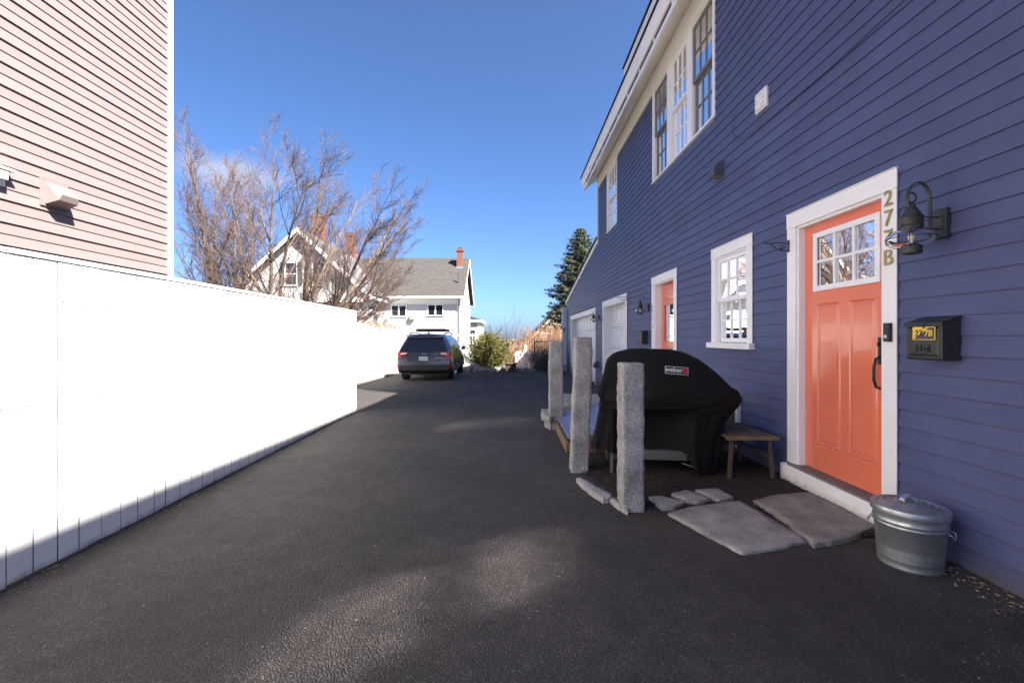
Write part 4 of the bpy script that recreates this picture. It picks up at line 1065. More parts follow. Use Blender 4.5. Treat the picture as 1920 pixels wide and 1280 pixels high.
MB().box(SX0+.05, SX1-.06, SY1-.075, SY1-.05, .19, .22).build("stretcher", 'woodleg', st)
MB().box(SX1-.07, SX1-.045, SY0+.06, SY1-.08, .20, .225).build("stretcher", 'woodleg', st)

# ------------------------------------------------------------------ galvanised can
CX, CY = 2.285, 2.615
can = empty("galvanised_can", (CX, CY, 0), "small galvanised steel can with lid at the corner of the door step", "can")
MB().lathe([(.125, .003), (.146, .002), (.149, .008), (.148, .014), (.147, .045), (.150, .05), (.1505, .055), (.148, .06), (.150, .07), (.163, .225), (.168, .231), (.170, .239), (.166, .246), (.1665, .25), (.170, .256), (.171, .263), (.167, .27), (.169, .285), (.1705, .315), (.165, .315), (.15, .05), (.12, .02)], (CX, CY, 0), 72, cap=True).build("body", 'galv', can, auto=True)
lid = MB().lathe([(.172, .300), (.178, .298), (.181, .303), (.179, .334), (.176, .339), (.168, .341), (.160, .339), (.150, .344), (.145, .341), (.128, .347), (.120, .353), (.114, .349), (.098, .354), (.088, .360), (.082, .356), (.066, .360), (.056, .365), (.05, .362), (.02, .366), (.002, .366)], (CX, CY, 0), 72, cap=False).build("lid", 'galv', can, auto=True)
mb = MB(); hp = []
for k in range(11):
    t = pi*k/10; hp.append((CX+.045*cos(t), .362+.036*sin(t)))
for (xa, za), (xb, zb) in zip(hp[:-1], hp[1:]):
    mb.hexa([(xa, CY-.017, za), (xa, CY+.017, za), (xa*.92+CX*.08, CY+.017, za-.003), (xa*.92+CX*.08, CY-.017, za-.003), (xb, CY-.017, zb), (xb, CY+.017, zb), (xb*.92+CX*.08, CY+.017, zb-.003), (xb*.92+CX*.08, CY-.017, zb-.003)])
mb.build("lid_handle", 'silver', lid)
for a in (radians(128), radians(-52)):
    c_, s_ = cos(a), sin(a); rr = .168
    P = lambda r_, w_, h_: (CX+c_*r_-s_*w_, CY+s_*r_+c_*w_, h_)
    hd = MB().tube([P(rr, -.035, .235), P(rr+.02, -.035, .225), P(rr+.022, -.02, .20), P(rr+.022, .02, .20), P(rr+.02, .035, .225), P(rr, .035, .235)], .0035, 6).build("side_handle", 'galv', can, smooth=True)

# ------------------------------------------------------------------ parked wagon
CARX, CARY = -2.97, 15.25
car = empty("parked_wagon", (0, 0, 0), "dark grey station wagon with roof bars parked by the white fence", "car")
def build_car():
    # stations: y and per profile-point half widths; profile points (x,z) from sill to roof centre
    def sec(y, pts, dy=None): return [(x, y+(dy[i] if dy else 0), z) for i, (x, z) in enumerate(pts)]
    S = []
    # rear face has its own slope: bumper, tailgate, window, roof spoiler
    rear_pts = [(.70,.30),(.84,.38),(.875,.55),(.885,.70),(.875,.86),(.85,1.02),(.745,1.28),(.645,1.46),(.58,1.535),(.30,1.575),(.0,1.585)]
    S.append(sec(0, rear_pts, [.14,.04,.0,.01,.07,.11,.26,.37,.40,.41,.41]))
    S.append(sec(0, [(.74,.28),(.89,.36),(.905,.55),(.912,.70),(.905,.86),(.88,1.02),(.78,1.28),(.69,1.46),(.61,1.55),(.32,1.592),(0,1.602)], [.22,.14,.10,.11,.17,.22,.36,.46,.50,.52,.52]))
    mid = [(.76,.26),(.905,.34),(.918,.55),(.922,.70),(.915,.88),(.895,1.02),(.80,1.28),(.705,1.47),(.62,1.57),(.33,1.612),(0,1.622)]
    for y in (.75, 1.5, 2.3): S.append(sec(y, mid))
    S.append(sec(3.0, [(.76,.26),(.905,.34),(.918,.55),(.92,.70),(.91,.88),(.89,1.0),(.82,1.22),(.72,1.42),(.62,1.52),(.33,1.565),(0,1.58)]))
    S.append(sec(3.55, [(.76,.26),(.90,.34),(.915,.55),(.915,.70),(.90,.88),(.87,.97),(.80,1.03),(.74,1.07),(.62,1.10),(.33,1.12),(0,1.13)]))
    S.append(sec(4.3, [(.74,.26),(.87,.34),(.89,.55),(.89,.68),(.86,.82),(.80,.88),(.72,.92),(.64,.95),(.5,.97),(.3,.98),(0,.985)]))
    S.append(sec(4.72, [(.60,.26),(.72,.34),(.76,.50),(.76,.62),(.72,.72),(.66,.78),(.6,.82),(.5,.84),(.4,.85),(.2,.86),(0,.865)]))
    n = len(S[0]); mb = MB()
    for s in S:
        for p in s: mb.v.append(p)
        for p in s[:-1][::-1]: mb.v.append((-p[0], p[1], p[2]))
    W = 2*n-1
    for j in range(len(S)-1):
        for i in range(W-1): mb.f.append((j*W+i, (j+1)*W+i, (j+1)*W+i+1, j*W+i+1))
        mb.f.append((j*W+W-1, (j+1)*W+W-1, (j+1)*W, j*W))
    for j in (0, len(S)-1):
        for i in range(n-1):
            a, b = j*W+i, j*W+i+1; c, d = j*W+W-2-i, j*W+W-1-i
            q = (a, b, c, d) if b != c else (a, b, d)
            mb.f.append(q if j == 0 else q[::-1])
    # wheel arches are dark wells added as separate black parts
    return mb
def shift(mb): mb.v = [(x+CARX, y+CARY, z+gz(CARY+1.5)) for x, y, z in mb.v]; return mb
body = shift(build_car()).build("body", 'carpaint', car, auto=True)
def rear(z):   # y of rear face at height z (centre)
    T = [(.30,.14),(.38,.04),(.55,0),(.70,.01),(.86,.07),(1.02,.11),(1.28,.26),(1.46,.37),(1.535,.40)]
    for (a, ya), (b, yb) in zip(T[:-1], T[1:]):
        if a <= z <= b: return ya+(yb-ya)*(z-a)/(b-a)
    return .4
def rear_poly(pts, off=.006): return [(x, rear(z)-off, z) for x, z in pts]
def rp(name, pts, m, parent=body, off=.006, th=.0):
    P = rear_poly(pts, off); o = shift(MB().add(P, [tuple(range(len(P)))])).build(name, m, parent); return o
# rear window, slightly bowed strip mesh
mb = MB(); rows = [(1.015, .80), (1.10, .765), (1.2, .715), (1.30, .665), (1.40, .615), (1.455, .57)]
for z, hw in rows:
    for k in range(9): u = -1+k/4; mb.v.append((u*hw, rear(z)-.012-.01*(1-u*u), z))
for j in range(len(rows)-1):
    for k in range(8): mb.f.append((j*9+k, j*9+k+1, (j+1)*9+k+1, (j+1)*9+k))
shift(mb).build("rear_window", 'darkglass', body, smooth=True)
mb = MB().prism([(.30, 1.475), (.30, 1.52), (.62, 1.60), (.62, 1.57)], 'x', -.60, .60); shift(mb).build("spoiler", 'carpaint', body, bevel=.012)
shift(MB().prism([(.335, 1.45), (.345, 1.478), (.40, 1.478), (.40, 1.45)], 'x', -.58, .58)).build("spoiler_underside", 'carblack', body)
for s in (-1, 1):
    P = [(s*.868, .745), (s*.868, .99), (s*.78, 1.005), (s*.55, .99), (s*.535, .95), (s*.61, .90), (s*.74, .865), (s*.775, .765)]
    t = shift(MB().prism([(x, z) for x, z in P], 'y', .045, .12)).build("tail_light", 'red', body)
    Q = [(s*.77, .905), (s*.77, .968), (s*.57, .972), (s*.56, .955), (s*.61, .92)]
    shift(MB().add([(x, .041, z) for x, z in Q], [tuple(range(5))])).build("reverse_lens", 'lampwhite', t)
    shift(MB().hexa([(s*.868, .05, .745), (s*.915, .12, .76), (s*.925, .32, .84), (s*.868, .32, .80), (s*.868, .05, .985), (s*.905, .14, .985), (s*.90, .34, .98), (s*.86, .34, .985)])).build("side_lens", 'red', t)
    P = [(s*.80, .47), (s*.875, .46), (s*.88, .58), (s*.83, .60), (s*.79, .54)]
    rp("rear_reflector", P, 'red', body, .018)
    # bumper corner crease
rp("tailgate_recess", [(-.60, .855), (.60, .855), (.53, .70), (.45, .66), (-.45, .66), (-.53, .70)], 'carpaint', body, .010)
shift(MB().box(-.62, .62, .045, .07, .853, .868)).build("tailgate_lip", 'carblack', body, bevel=.004)
pl = shift(MB().box(-.155, .155, .008, .02, .705, .845)).build("number_plate", 'plate', body, bevel=.004)
pm = Matrix.Translation((CARX, CARY+.005, gz(CARY+1.5)+.775)) @ basis((0, 0, 0), (1, 0, 0), (0, 0, 1))
text_obj("plate_lettering", "337 185", .085, 'greywood', pl, pm, extrude=.001)
eb = MB().lathe([(.045, 0), (.05, -.004), (.04, -.006), (.036, -.002)], (0, .088, .93), 20, axis='y', cap=False); eb.v = [(x*1.25, y, .93+(z-.93)*.75) for x, y, z in eb.v]
shift(eb).build("tailgate_emblem", 'rim', body)
shift(MB().box(.40, .66, .012, .02, .79, .82)).build("model_badge", 'rim', body)
shift(MB().prism([(.01, .36), (-.02, .38), (-.025, .47), (.01, .50), (.3, .5), (.3, .30), (.10, .29)], 'x', -.84, .84)).build("bumper_lower", 'carblack', body, bevel=.01)
mb = MB().box(-.52, -.42, .02, .2, .22, .30); shift(mb).build("exhaust_box", 'carblack', body, bevel=.02)
shift(MB().box(-.80, .80, .5, 4.3, .20, .36)).build("underbody", 'carblack', body)
for s in (-1, 1):
    sw = [(.62, 1.06), (.80, 1.40), (1.40, 1.475), (2.25, 1.475), (2.95, 1.36), (3.38, 1.06)]
    def side_x(z): return .895-(z-1.02)*.375
    P = [(s*(side_x(z)+.006), y, z) for y, z in sw]
    shift(MB().add(P, [tuple(range(6)) if s < 0 else tuple(range(6))[::-1]])).build("side_window", 'darkglass', body)
    for yy in (1.42, 2.30): shift(MB().add([(s*(side_x(z)+.009), yy+dd, z) for z in (1.05, 1.475) for dd in (-.03, .03)], [(0,1,3,2)])).build("pillar", 'carblack', body)
    rail = shift(MB().tube([(s*.60, .78, 1.58), (s*.62, .86, 1.645), (s*.62, 1.5, 1.665), (s*.62, 2.3, 1.655), (s*.62, 2.75, 1.60)], [.028, .026, .024, .024, .026], 6)).build("roof_rail", 'carblack', body, smooth=True)
    shift(MB().hexa([(s*.93, 2.88, 1.0), (s*1.09, 2.90, 1.01), (s*1.10, 3.0, 1.01), (s*.93, 3.0, 1.0), (s*.95, 2.88, 1.14), (s*1.09, 2.90, 1.15), (s*1.08, 3.0, 1.14), (s*.95, 3.0, 1.13)])).build("wing_mirror", 'carpaint', body, bevel=.02)
    shift(MB().box(s*.93-.012, s*.93+.004, .35, 4.2, .34, .44)).build("sill_cladding", 'carblack', body, bevel=.01)
    for yy in (.98, 3.72):
        # arch cladding ring
        mb = MB(); pts = [(yy+.40*cos(pi*k/12), .33+.40*sin(pi*k/12)) for k in range(13)]; pin = [(yy+.345*cos(pi*k/12), .33+.345*sin(pi*k/12)) for k in range(13)]
        for k in range(12): mb.hexa([(s*.93, *pin[k]), (s*.935, *pts[k]), (s*.935, *pts[k+1]), (s*.93, *pin[k+1]), (s*.85, *pin[k]), (s*.85, *pts[k]), (s*.85, *pts[k+1]), (s*.85, *pin[k+1])])
        shift(mb).build("wheel_arch", 'carblack', body)
        wc = (s*.80, yy, .335); wh = shift(MB().lathe([(.20, -.11), (.31, -.115), (.335, -.09), (.337, 0), (.335, .09), (.31, .115), (.20, .11)], wc, 32, axis='x')).build("wheel", 'rubber', body, auto=True)
        mb = MB().lathe([(.205, .0), (.21, .02), (.19, .02), (.18, -.01)], (s*(.80+.105) if s > 0 else s*.905, yy, .335), 28, axis='x', cap=False)
        for k in range(5):
            a = 2*pi*k/5; xx = s*.90
            p0 = Vector((xx, yy+.03*cos(a), .335+.03*sin(a))); p1 = Vector((xx, yy+.2*cos(a), .335+.2*sin(a)))
            mb.tube([p0, p1], [.03, .022], 6)
        shift(mb).build("rim", 'rim', wh)
for yy in (1.25, 2.1): shift(MB().box(-.66, .66, yy-.03, yy+.03, 1.70, 1.725)).build("cross_bar", 'carblack', body, bevel=.005)
shift(MB().box(-.50, .56, 1.15, 2.35, 1.727, 1.80)).build("roof_tray", 'carblack', body, bevel=.02)
shift(MB().prism([(.95, 1.62), (1.10, 1.62), (1.0, 1.69), (.97, 1.69)], 'x', -.02, .02)).build("aerial_fin", 'carpaint', body)
mb = MB().tube([(.02, rear(1.03)-.03, 1.03), (-.10, rear(1.06)-.035, 1.06), (-.38, rear(1.07)-.03, 1.07)], .008, 5); shift(mb).build("wiper", 'carblack', body)

# ------------------------------------------------------------------ white house at the end
def lap_wall(mb, p0, p1, z0, z1f, out, exp=.115, pr=.016):
    """lapped boards between plan points p0,p1; z1f(t) height limit; out = outward 2-D normal"""
    z = z0; p0 = Vector(p0); p1 = Vector(p1); out = Vector(out)
    zmax = max(z1f(i/20) for i in range(21))
    while z < zmax:
        ze = min(z+exp, zmax)
        ts = [i/200 for i in range(201) if z1f(i/200) >= (z+ze)/2]
        if ts:
            t0, t1 = ts[0], ts[-1]; a = p0.lerp(p1, t0); b = p0.lerp(p1, t1); ao = a+out*pr; bo = b+out*pr
            mb.quad((ao.x, ao.y, z), (bo.x, bo.y, z), (b.x, b.y, ze), (a.x, a.y, ze)); mb.quad((a.x, a.y, z), (b.x, b.y, z), (bo.x, bo.y, z), (ao.x, ao.y, z))
        z = ze
wh = empty("white_house", (-8, 31, -.5), "white clapboard house with dark shingled roofs and three brick chimneys", "house")
# main wing
MX0, MX1, MY0, MY1 = -9.4, -3.78, 33.0, 41.0; ME, MR = 4.45, 7.6; MYR = 37.0
mb = MB(); lap_wall(mb, (MX0, MY0), (MX1, MY0), -1.5, lambda t: ME, (0, -1))
gabl = lambda t: ME+(MR-ME-.1)*(1-abs(2*t-1))
lap_wall(mb, (MX1, MY0), (MX1, MY1), -1.5, gabl, (1, 0))
mb.build("wall", 'housewhite', wh)
def slope(name, m, A, B, C, D, th=.09): 
    n = (Vector(B)-Vector(A)).cross(Vector(D)-Vector(A)).normalized()
    if n.z < 0: n = -n
    P = [Vector(p) for p in (A, B, C, D)]
    return MB().hexa([tuple(p) for p in P]+[tuple(p+n*th) for p in P]).build(name, m, wh)
ov = .4; sl = (MR-ME)/(MYR-MY0)
slope("roof", 'shingle', (MX0-3.2, MY0-ov, ME-ov*sl+.05), (MX1+.35, MY0-ov, ME-ov*sl+.05), (MX1+.35, MYR, MR+.05), (MX0-3.2, MYR, MR+.05))
slope("roof", 'shingle', (MX0-3.2, MY1+ov, ME-ov*sl+.05), (MX1+.35, MY1+ov, ME-ov*sl+.05), (MX1+.35, MYR, MR+.05), (MX0-3.2, MYR, MR+.05))
MB().box(MX0-.2, MX1+.36, MY0-ov-.11, MY0-ov, ME-ov*sl-.03, ME-ov*sl+.09).build("gutter", 'vinyl', wh)
MB().box(MX0, MX1+.05, MY0-ov, MY0+.02, ME-ov*sl-.1, ME-ov*sl-.04).build("soffit", 'vinyl', wh)
MB().box(MX0, MX1+.04, MY0-.05, MY0-.018, ME-.75, ME-.30).build("frieze_board", 'vinyl', wh)
mb = MB().hexa([(MX1+.30, MY0-ov-.06, ME-ov*sl-.22), (MX1+.36, MY0-ov-.06, ME-ov*sl-.22), (MX1+.36, MYR, MR-.20), (MX1+.30, MYR, MR-.20), (MX1+.30, MY0-ov-.06, ME-ov*sl+.04), (MX1+.36, MY0-ov-.06, ME-ov*sl+.04), (MX1+.36, MYR, MR+.04), (MX1+.30, MYR, MR+.04)])
mb.hexa([(MX1+.30, MYR, MR-.20), (MX1+.36, MYR, MR-.20), (MX1+.36, MY1+ov, ME-ov*sl-.2), (MX1+.30, MY1+ov, ME-ov*sl-.2), (MX1+.30, MYR, MR+.04), (MX1+.36, MYR, MR+.04), (MX1+.36, MY1+ov, ME-ov*sl+.04), (MX1+.30, MY1+ov, ME-ov*sl+.04)])
mb.build("rake_board", 'vinyl', wh)
MB().box(MX1-.22, MX1+.03, MY0-.045, MY0-.02, -1.5, ME-.76).box(MX1+.02, MX1+.045, MY0-.02, MY0+.22, -1.5, ME).build("corner_board", 'vinyl', wh)
MB().tube([(MX1-.05, MY0-.45, ME-.42), (MX1-.05, MY0-.30, ME-.6), (MX1-.05, MY0-.10, ME-.75), (MX1-.05, MY0-.10, -1)], .045, 8).build("downspout", 'greywood', wh)
def far_window(y, x0, x1, z0, z1, panes=2, rows=1, shut=0, fm='vinyl'):
    f = .06
    w_ = MB().box(x0-f, x1+f, y-.055, y-.02, z1, z1+f).box(x0-f-.05, x1+f+.05, y-.09, y-.02, z0-f, z0).box(x0-f, x0, y-.055, y-.02, z0, z1).box(x1, x1+f, y-.055, y-.02, z0, z1).build("window", fm, wh)
    wd = (x1-x0)/panes; hh = (z1-z0)/rows
    for k in range(panes):
        if k: MB().box(x0+k*wd-.045, x0+k*wd+.045, y-.05, y-.021, z0, z1).build("mullion", fm, w_)
        for r_ in range(rows):
            MB().quad((x0+k*wd, y-.03, z0+r_*hh+.02), (x0+(k+1)*wd, y-.028, z0+r_*hh+.02), (x0+(k+1)*wd, y-.03, z0+(r_+1)*hh-.02), (x0+k*wd, y-.028, z0+(r_+1)*hh-.02)).build("pane", 'darkglass', w_)
            if r_: MB().box(x0+k*wd+.001, x0+(k+1)*wd-.001, y-.045, y-.022, z0+r_*hh-.035, z0+r_*hh+.035).build("meeting_rail", fm, w_)
    if shut:
        for a, b in ((x0-f-shut, x0-f-.01), (x1+f+.01, x1+f+shut)): MB().box(a, b, y-.06, y-.021, z0-.02, z1+.04).build("shutter", 'shutter', w_)
def fx_(px, d): return (px-960)*d/853
def fz_(py, d): return 1.3+(632-py)*d/853
far_window(MY0, fx_(735, MY0), fx_(761, MY0), fz_(592, MY0), fz_(573, MY0), 2)
far_window(MY0, fx_(803, MY0), fx_(830, MY0), fz_(591, MY0), fz_(572, MY0), 2)
MB().box(fx_(768, MY0), fx_(778, MY0), MY0-.25, MY0-.02, fz_(600, MY0), fz_(590, MY0)).build("wall_fan", 'greywood', wh, bevel=.05)
MB().box(fx_(724, MY0), fx_(729, MY0), MY0-.3, MY0-.02, fz_(601, MY0), fz_(594, MY0)).build("floodlight", 'greywood', wh, bevel=.04)
# gabled wing toward the driveway
GX0, GX1, GXR, GY0, GY1 = -18.1, -9.4, -13.75, 29.5, 46.0; GE, GR = 4.3, 8.25
mb = MB(); lap_wall(mb, (GX0, GY0), (GX1, GY0), -1.5, lambda t: GE+(GR-GE-.15)*(1-abs(2*t-1)), (0, -1))
lap_wall(mb, (GX1, GY0), (GX1, MY0), -1.5, lambda t: GE, (1, 0))
mb.build("wall", 'housewhite', wh)
gs = (GR-GE)/(GXR-GX0)
slope("roof", 'shingle2', (GX1+.45, GY0-.4, GE-.45*gs+.05), (GX1+.45, GY1, GE-.45*gs+.05), (GXR, GY1, GR+.05), (GXR, GY0-.4, GR+.05))
slope("roof", 'shingle', (GX0-.45, GY0-.4, GE-.45*gs+.05), (GX0-.45, GY1, GE-.45*gs+.05), (GXR, GY1, GR+.05), (GXR, GY0-.4, GR+.05))
for sgn, ex in ((1, GX1+.45), (-1, GX0-.45)):
    MB().hexa([(ex, GY0-.45, GE-.45*gs-.25), (ex, GY0-.40, GE-.45*gs-.25), (GXR, GY0-.40, GR-.22), (GXR, GY0-.45, GR-.22), (ex, GY0-.45, GE-.45*gs+.06), (ex, GY0-.40, GE-.45*gs+.06), (GXR, GY0-.40, GR+.08), (GXR, GY0-.45, GR+.08)]).build("rake_board", 'vinyl', wh)
MB().box(GX1+.28, GX1+.45, GY0-.4, MY0, GE-.45*gs-.13, GE-.45*gs+.04).build("gutter", 'vinyl', wh)
MB().box(GX1+.02, GX1+.045, GY0+1.3, GY0+2.2, 1.4, 2.9).build("side_window", 'darkglass', wh)
MB().box(GX1-.2, GX1+.02, GY0-.045, GY0-.02, -1.5, GE).build("corner_board", 'vinyl', wh)
far_window(GY0, fx_(587, GY0), fx_(607, GY0), fz_(534, GY0), fz_(493, GY0), 1, 2, .30)
far_window(GY0, fx_(536, GY0), fx_(556, GY0), fz_(534, GY0), fz_(493, GY0), 1, 2, .30)
far_window(GY0, fx_(636, GY0), fx_(660, GY0), fz_(596, GY0), fz_(563, GY0), 2)
far_window(GY0, fx_(606, GY0), fx_(630, GY0), fz_(596, GY0), fz_(563, GY0), 2)
MB().box(GX1-3.5, GX1-.2, GY0-.5, GY0-.02, 3.55, 3.85).build("porch_hood", 'vinyl', wh)
def chimney(x, y, wd, dp, z0, z1):
    c = MB().box(x-wd/2, x+wd/2, y-dp/2, y+dp/2, z0, z1).build("chimney", 'brick', wh)
    MB().box(x-wd/2-.05, x+wd/2+.05, y-dp/2-.05, y+dp/2+.05, z1-.22, z1-.08).build("cap_course", 'brick', c)
    MB().box(x-wd/2+.1, x+wd/2-.1, y-dp/2+.1, y+dp/2-.1, z1, z1+.08).build("flue", 'dark', c)
chimney(-13.7, 32.3, .75, .75, 7.5, 9.95)
chimney(-13.45, 38.0, .76, .76, 7.5, 9.9)
chimney(-4.12, 36.0, .46, .5, 6.2, 8.28)
MB().box(-4.12-.28, -4.12+.28, 35.66, 35.74, 6.62, 6.82).build("flashing", 'galv', wh)
MB().tube([(-3.98, 33.9, 5.0), (-3.98, 33.9, 6.1)], .05, 8).build("vent_pipe", 'shutter', wh)

# ------------------------------------------------------------------ things round the far end
# grey boards beyond the white fence
gb = empty("grey_board_wall", (-5, 22, 0), "weathered grey board wall behind the parked car", "wall")
for k in range(9):
    za = gz(22)-.2+k*.21
    MB().box(-5.4, -2.9, 22.3, 22.33+.01*(k % 2), za, za+.203).build("board", 'greywood', gb)
MB().box(-5.5, -2.9, 22.2, 22.5, gz(22)-.2+9*.21, gz(22)-.2+9*.21+.06).build("coping", 'greywood', gb)
# white handrail by the bush
hr = empty("white_handrail", (-2.6, 23, 0), "white handrail between the car and green bush", "handrail")
for z_ in (1.38, .95): MB().box(-3.3, -1.9, 23.0, 23.05, z_, z_+.05).build("rail", 'vinyl', hr)
for x in (-3.2, -2.6, -2.0): MB().box(x-.03, x+.03, 22.99, 23.06, -.6, 1.5).build("post", 'vinyl', hr)
# grey-green house
gh = empty("grey_green_house", (-4.2, 47, -2), "small grey-green house peeking out beside the white house", "house")
MB().box(-6.5, -3.35, 47, 53, -3, 2.85).build("wall", 'greenhouse', gh)
MB().box(-6.7, -3.05, 46.7, 53.3, 2.85, 3.1).build("eave", 'vinyl', gh)
MB().prism([(-6.7, 3.1), (-3.05, 3.1), (-4.9, 3.6)], 'y', 46.7, 53.3).build("roof", 'shingle', gh)
MB().box(-3.62, -3.35, 46.97, 46.995, -3, 2.85).build("corner_board", 'vinyl', gh)
MB().box(-4.3, -3.85, 46.97, 46.995, .3, 2.0).build("window", 'darkglass', gh)
# gabled neighbour with pale gable, behind the spruce
nh = empty("gabled_neighbour", (5, 36, -2), "pale gabled neighbour house with long sloping roof behind the spruce", "house")
GA = [(1.45, 1.05), (1.45, -3), (9.5, -3), (9.5, 1.05), (5.6, 5.0)]
MB().prism(GA, 'y', 36, 44).build("wall", 'housewhite', nh)
MB().hexa([(.75, 35.6, .55), (.75, 44.4, .55), (5.6, 44.4, 5.30), (5.6, 35.6, 5.30), (.75, 35.6, .72), (.75, 44.4, .72), (5.6, 44.4, 5.47), (5.6, 35.6, 5.47)]).build("roof", 'shingle', nh)
MB().hexa([(.75, 35.55, .38), (.75, 35.6, .38), (5.6, 35.6, 5.12), (5.6, 35.55, 5.12), (.75, 35.55, .56), (.75, 35.6, .56), (5.6, 35.6, 5.31), (5.6, 35.55, 5.31)]).build("rake_board", 'peach', nh)
far = nh
# rocks
rnd = random.Random(9)
rocks = [(872, 693, .20, "pale rock beside the car's front wheel"), (889, 692, .30, "largest pale boulder at the foot of the bush"), (897, 699, .13, "small brown rock before the largest boulder"),
         (908, 695, .16, "low flat rock under the bush centre"), (921, 697, .17, "angular grey rock in front of the bush"), (934, 695, .19, "rounded rock left of the planter box"),
         (943, 696, .15, "darker rock touching the planter box"), (975, 697, .17, "bluish rock right of the planter box"), (988, 697, .16, "low rock before the white pickets"), (998, 697, .12, "small rock next to the iron gate")]
for i, (px, py, r_, lb) in enumerate(rocks):
    y = 20.75+rnd.uniform(-.05, .25); x = fx_(px, y); z0 = gz(y)
    bm = bmesh.new(); bmesh.ops.create_icosphere(bm, subdivisions=3, radius=1)
    for v_ in bm.verts:
        d = 1+.35*mnoise.noise(v_.co*1.6+Vector((i*7, 0, 0)))+.15*mnoise.noise(v_.co*4+Vector((i*3, 5, 0)))
        v_.co = Vector((v_.co.x*r_*1.35*d+x, v_.co.y*r_*d+y, max(v_.co.z*r_*.85*d, -r_*.3)+z0+r_*.25))
    stone("rock", bm, 'rock', (x, y, z0), lb, "rock", "rocks edging the driveway end")
pb = empty("planter_box", (-.05, 20.6, gz(20.6)), "dark brown planter box at the end of driveway", "planter")
zg = gz(20.6)
MB().hexa([(-.27, 20.4, zg), (.17, 20.4, zg), (.17, 20.85, zg), (-.27, 20.85, zg), (-.30, 20.37, zg+.36), (.20, 20.37, zg+.36), (.20, 20.88, zg+.36), (-.30, 20.88, zg+.36)]).build("box", 'terracotta', pb)
MB().box(-.33, .23, 20.34, 20.91, zg+.361, zg+.41).build("rim", 'terracotta', pb, bevel=.005)

# --- foliage generators
def leaf(mb, c, size, rnd, stretch=1.6, up=0):
    d = Vector((rnd.gauss(0, 1), rnd.gauss(0, 1), rnd.gauss(0, 1)+up)).normalized(); s = d.cross(Vector((rnd.gauss(0, 1), rnd.gauss(0, 1), rnd.gauss(0, 1)))).normalized()
    a = d*size*stretch; b = s*size*.5
    o = len(mb.v)
    for p in (c-a, c+b, c+a, c-b): mb.v.append((p.x, p.y, p.z))
    mb.f.append((o, o+1, o+2, o+3))
bush = empty("yew_bush", (-1.1, 21.6, gz(21)), "big loose yellow-green evergreen bush at driveway end", "bush")
rnd = random.Random(4); zg = gz(21.5)
m1, m2, ms = MB(), MB(), MB()
bc = Vector((-1.20, 21.75, zg+.02))
for s in range(240):
    a = rnd.uniform(0, 2*pi); lean = abs(rnd.gauss(0, .62)); lean = min(lean, 1.15)
    d = Vector((cos(a)*sin(lean), sin(a)*sin(lean)*.8, cos(lean))).normalized()
    Ls = rnd.uniform(1.22, 1.78)*(1.0-.10*lean)+(.32 if rnd.random() < .10 else 0)
    b0 = bc+Vector((rnd.uniform(-.35, .35), rnd.uniform(-.25, .25), 0))
    pts = [b0+d*(Ls*t)+Vector((0, 0, .10*t*t)) for t in (0, .35, .7, 1)]
    ms.tube(pts, [.016, .011, .007, .003], 4)
    for q in range(62):
        t = rnd.uniform(.22, 1.02)**.8; c = b0+d*(Ls*t)+Vector((0, 0, .10*t*t))+Vector((rnd.gauss(0, .07), rnd.gauss(0, .07), rnd.gauss(0, .06)))*(1.25-t*.75)
        (m2 if rnd.random() < .33 else m1)
        leaf(m2 if rnd.random() < .20+.45*t*t else m1, c, rnd.uniform(.022, .040), rnd, 1.7, .8)
m1.build("crown", 'yew', bush); m2.build("crown_tips", 'yew2', bush); ms.build("stems", 'bark', bush)
# spruce
spr = empty("spruce_tree", (4.6, 30, -1), "tall dark spruce rising behind the garage wing", "tree")
rnd = random.Random(2); m1 = MB(); sc_ = Vector((4.5, 30, -1.2)); TH = 9.7
MB().tube([sc_, sc_+Vector((0, 0, TH*.5)), sc_+Vector((0, 0, TH))], [.22, .12, .02], 8).build("trunk", 'bark', spr)
mbr = MB(); z = .5
while z < TH-.05:
    rad = 3.1*(1-z/TH)**.58*rnd.uniform(.88, 1.1)+.06; n = max(6, int(17*(1-z/TH))+6)
    for k in range(n):
        a = 2*pi*k/n+rnd.uniform(-.3, .3); rl = rad*rnd.uniform(.72, 1.1); dr = rnd.uniform(.05, .22)
        tip = Vector((cos(a)*rl, sin(a)*rl, -dr*rl+.12*rl)); base = sc_+Vector((0, 0, z))
        mbr.tube([base, base+tip*.5+Vector((0, 0, -.05*rl)), base+tip], [.02, .012, .004], 3)
        m_ = int(16+rl*70)
        for q in range(m_):
            t = rnd.uniform(.12, 1.04); sp = .13*rl*(1.05-t)+.05
            c = base+tip*t+Vector((0, 0, -.2*rl*t*(1-t)))+Vector((rnd.gauss(0, sp), rnd.gauss(0, sp), rnd.gauss(0, .045)-.03))
            leaf(m1, c, rnd.uniform(.04, .07), rnd, 1.7, .1)
    z += .20+.10*(1-z/TH)
m1.build("crown", 'spruce', spr); mbr.build("branches", 'bark', spr)

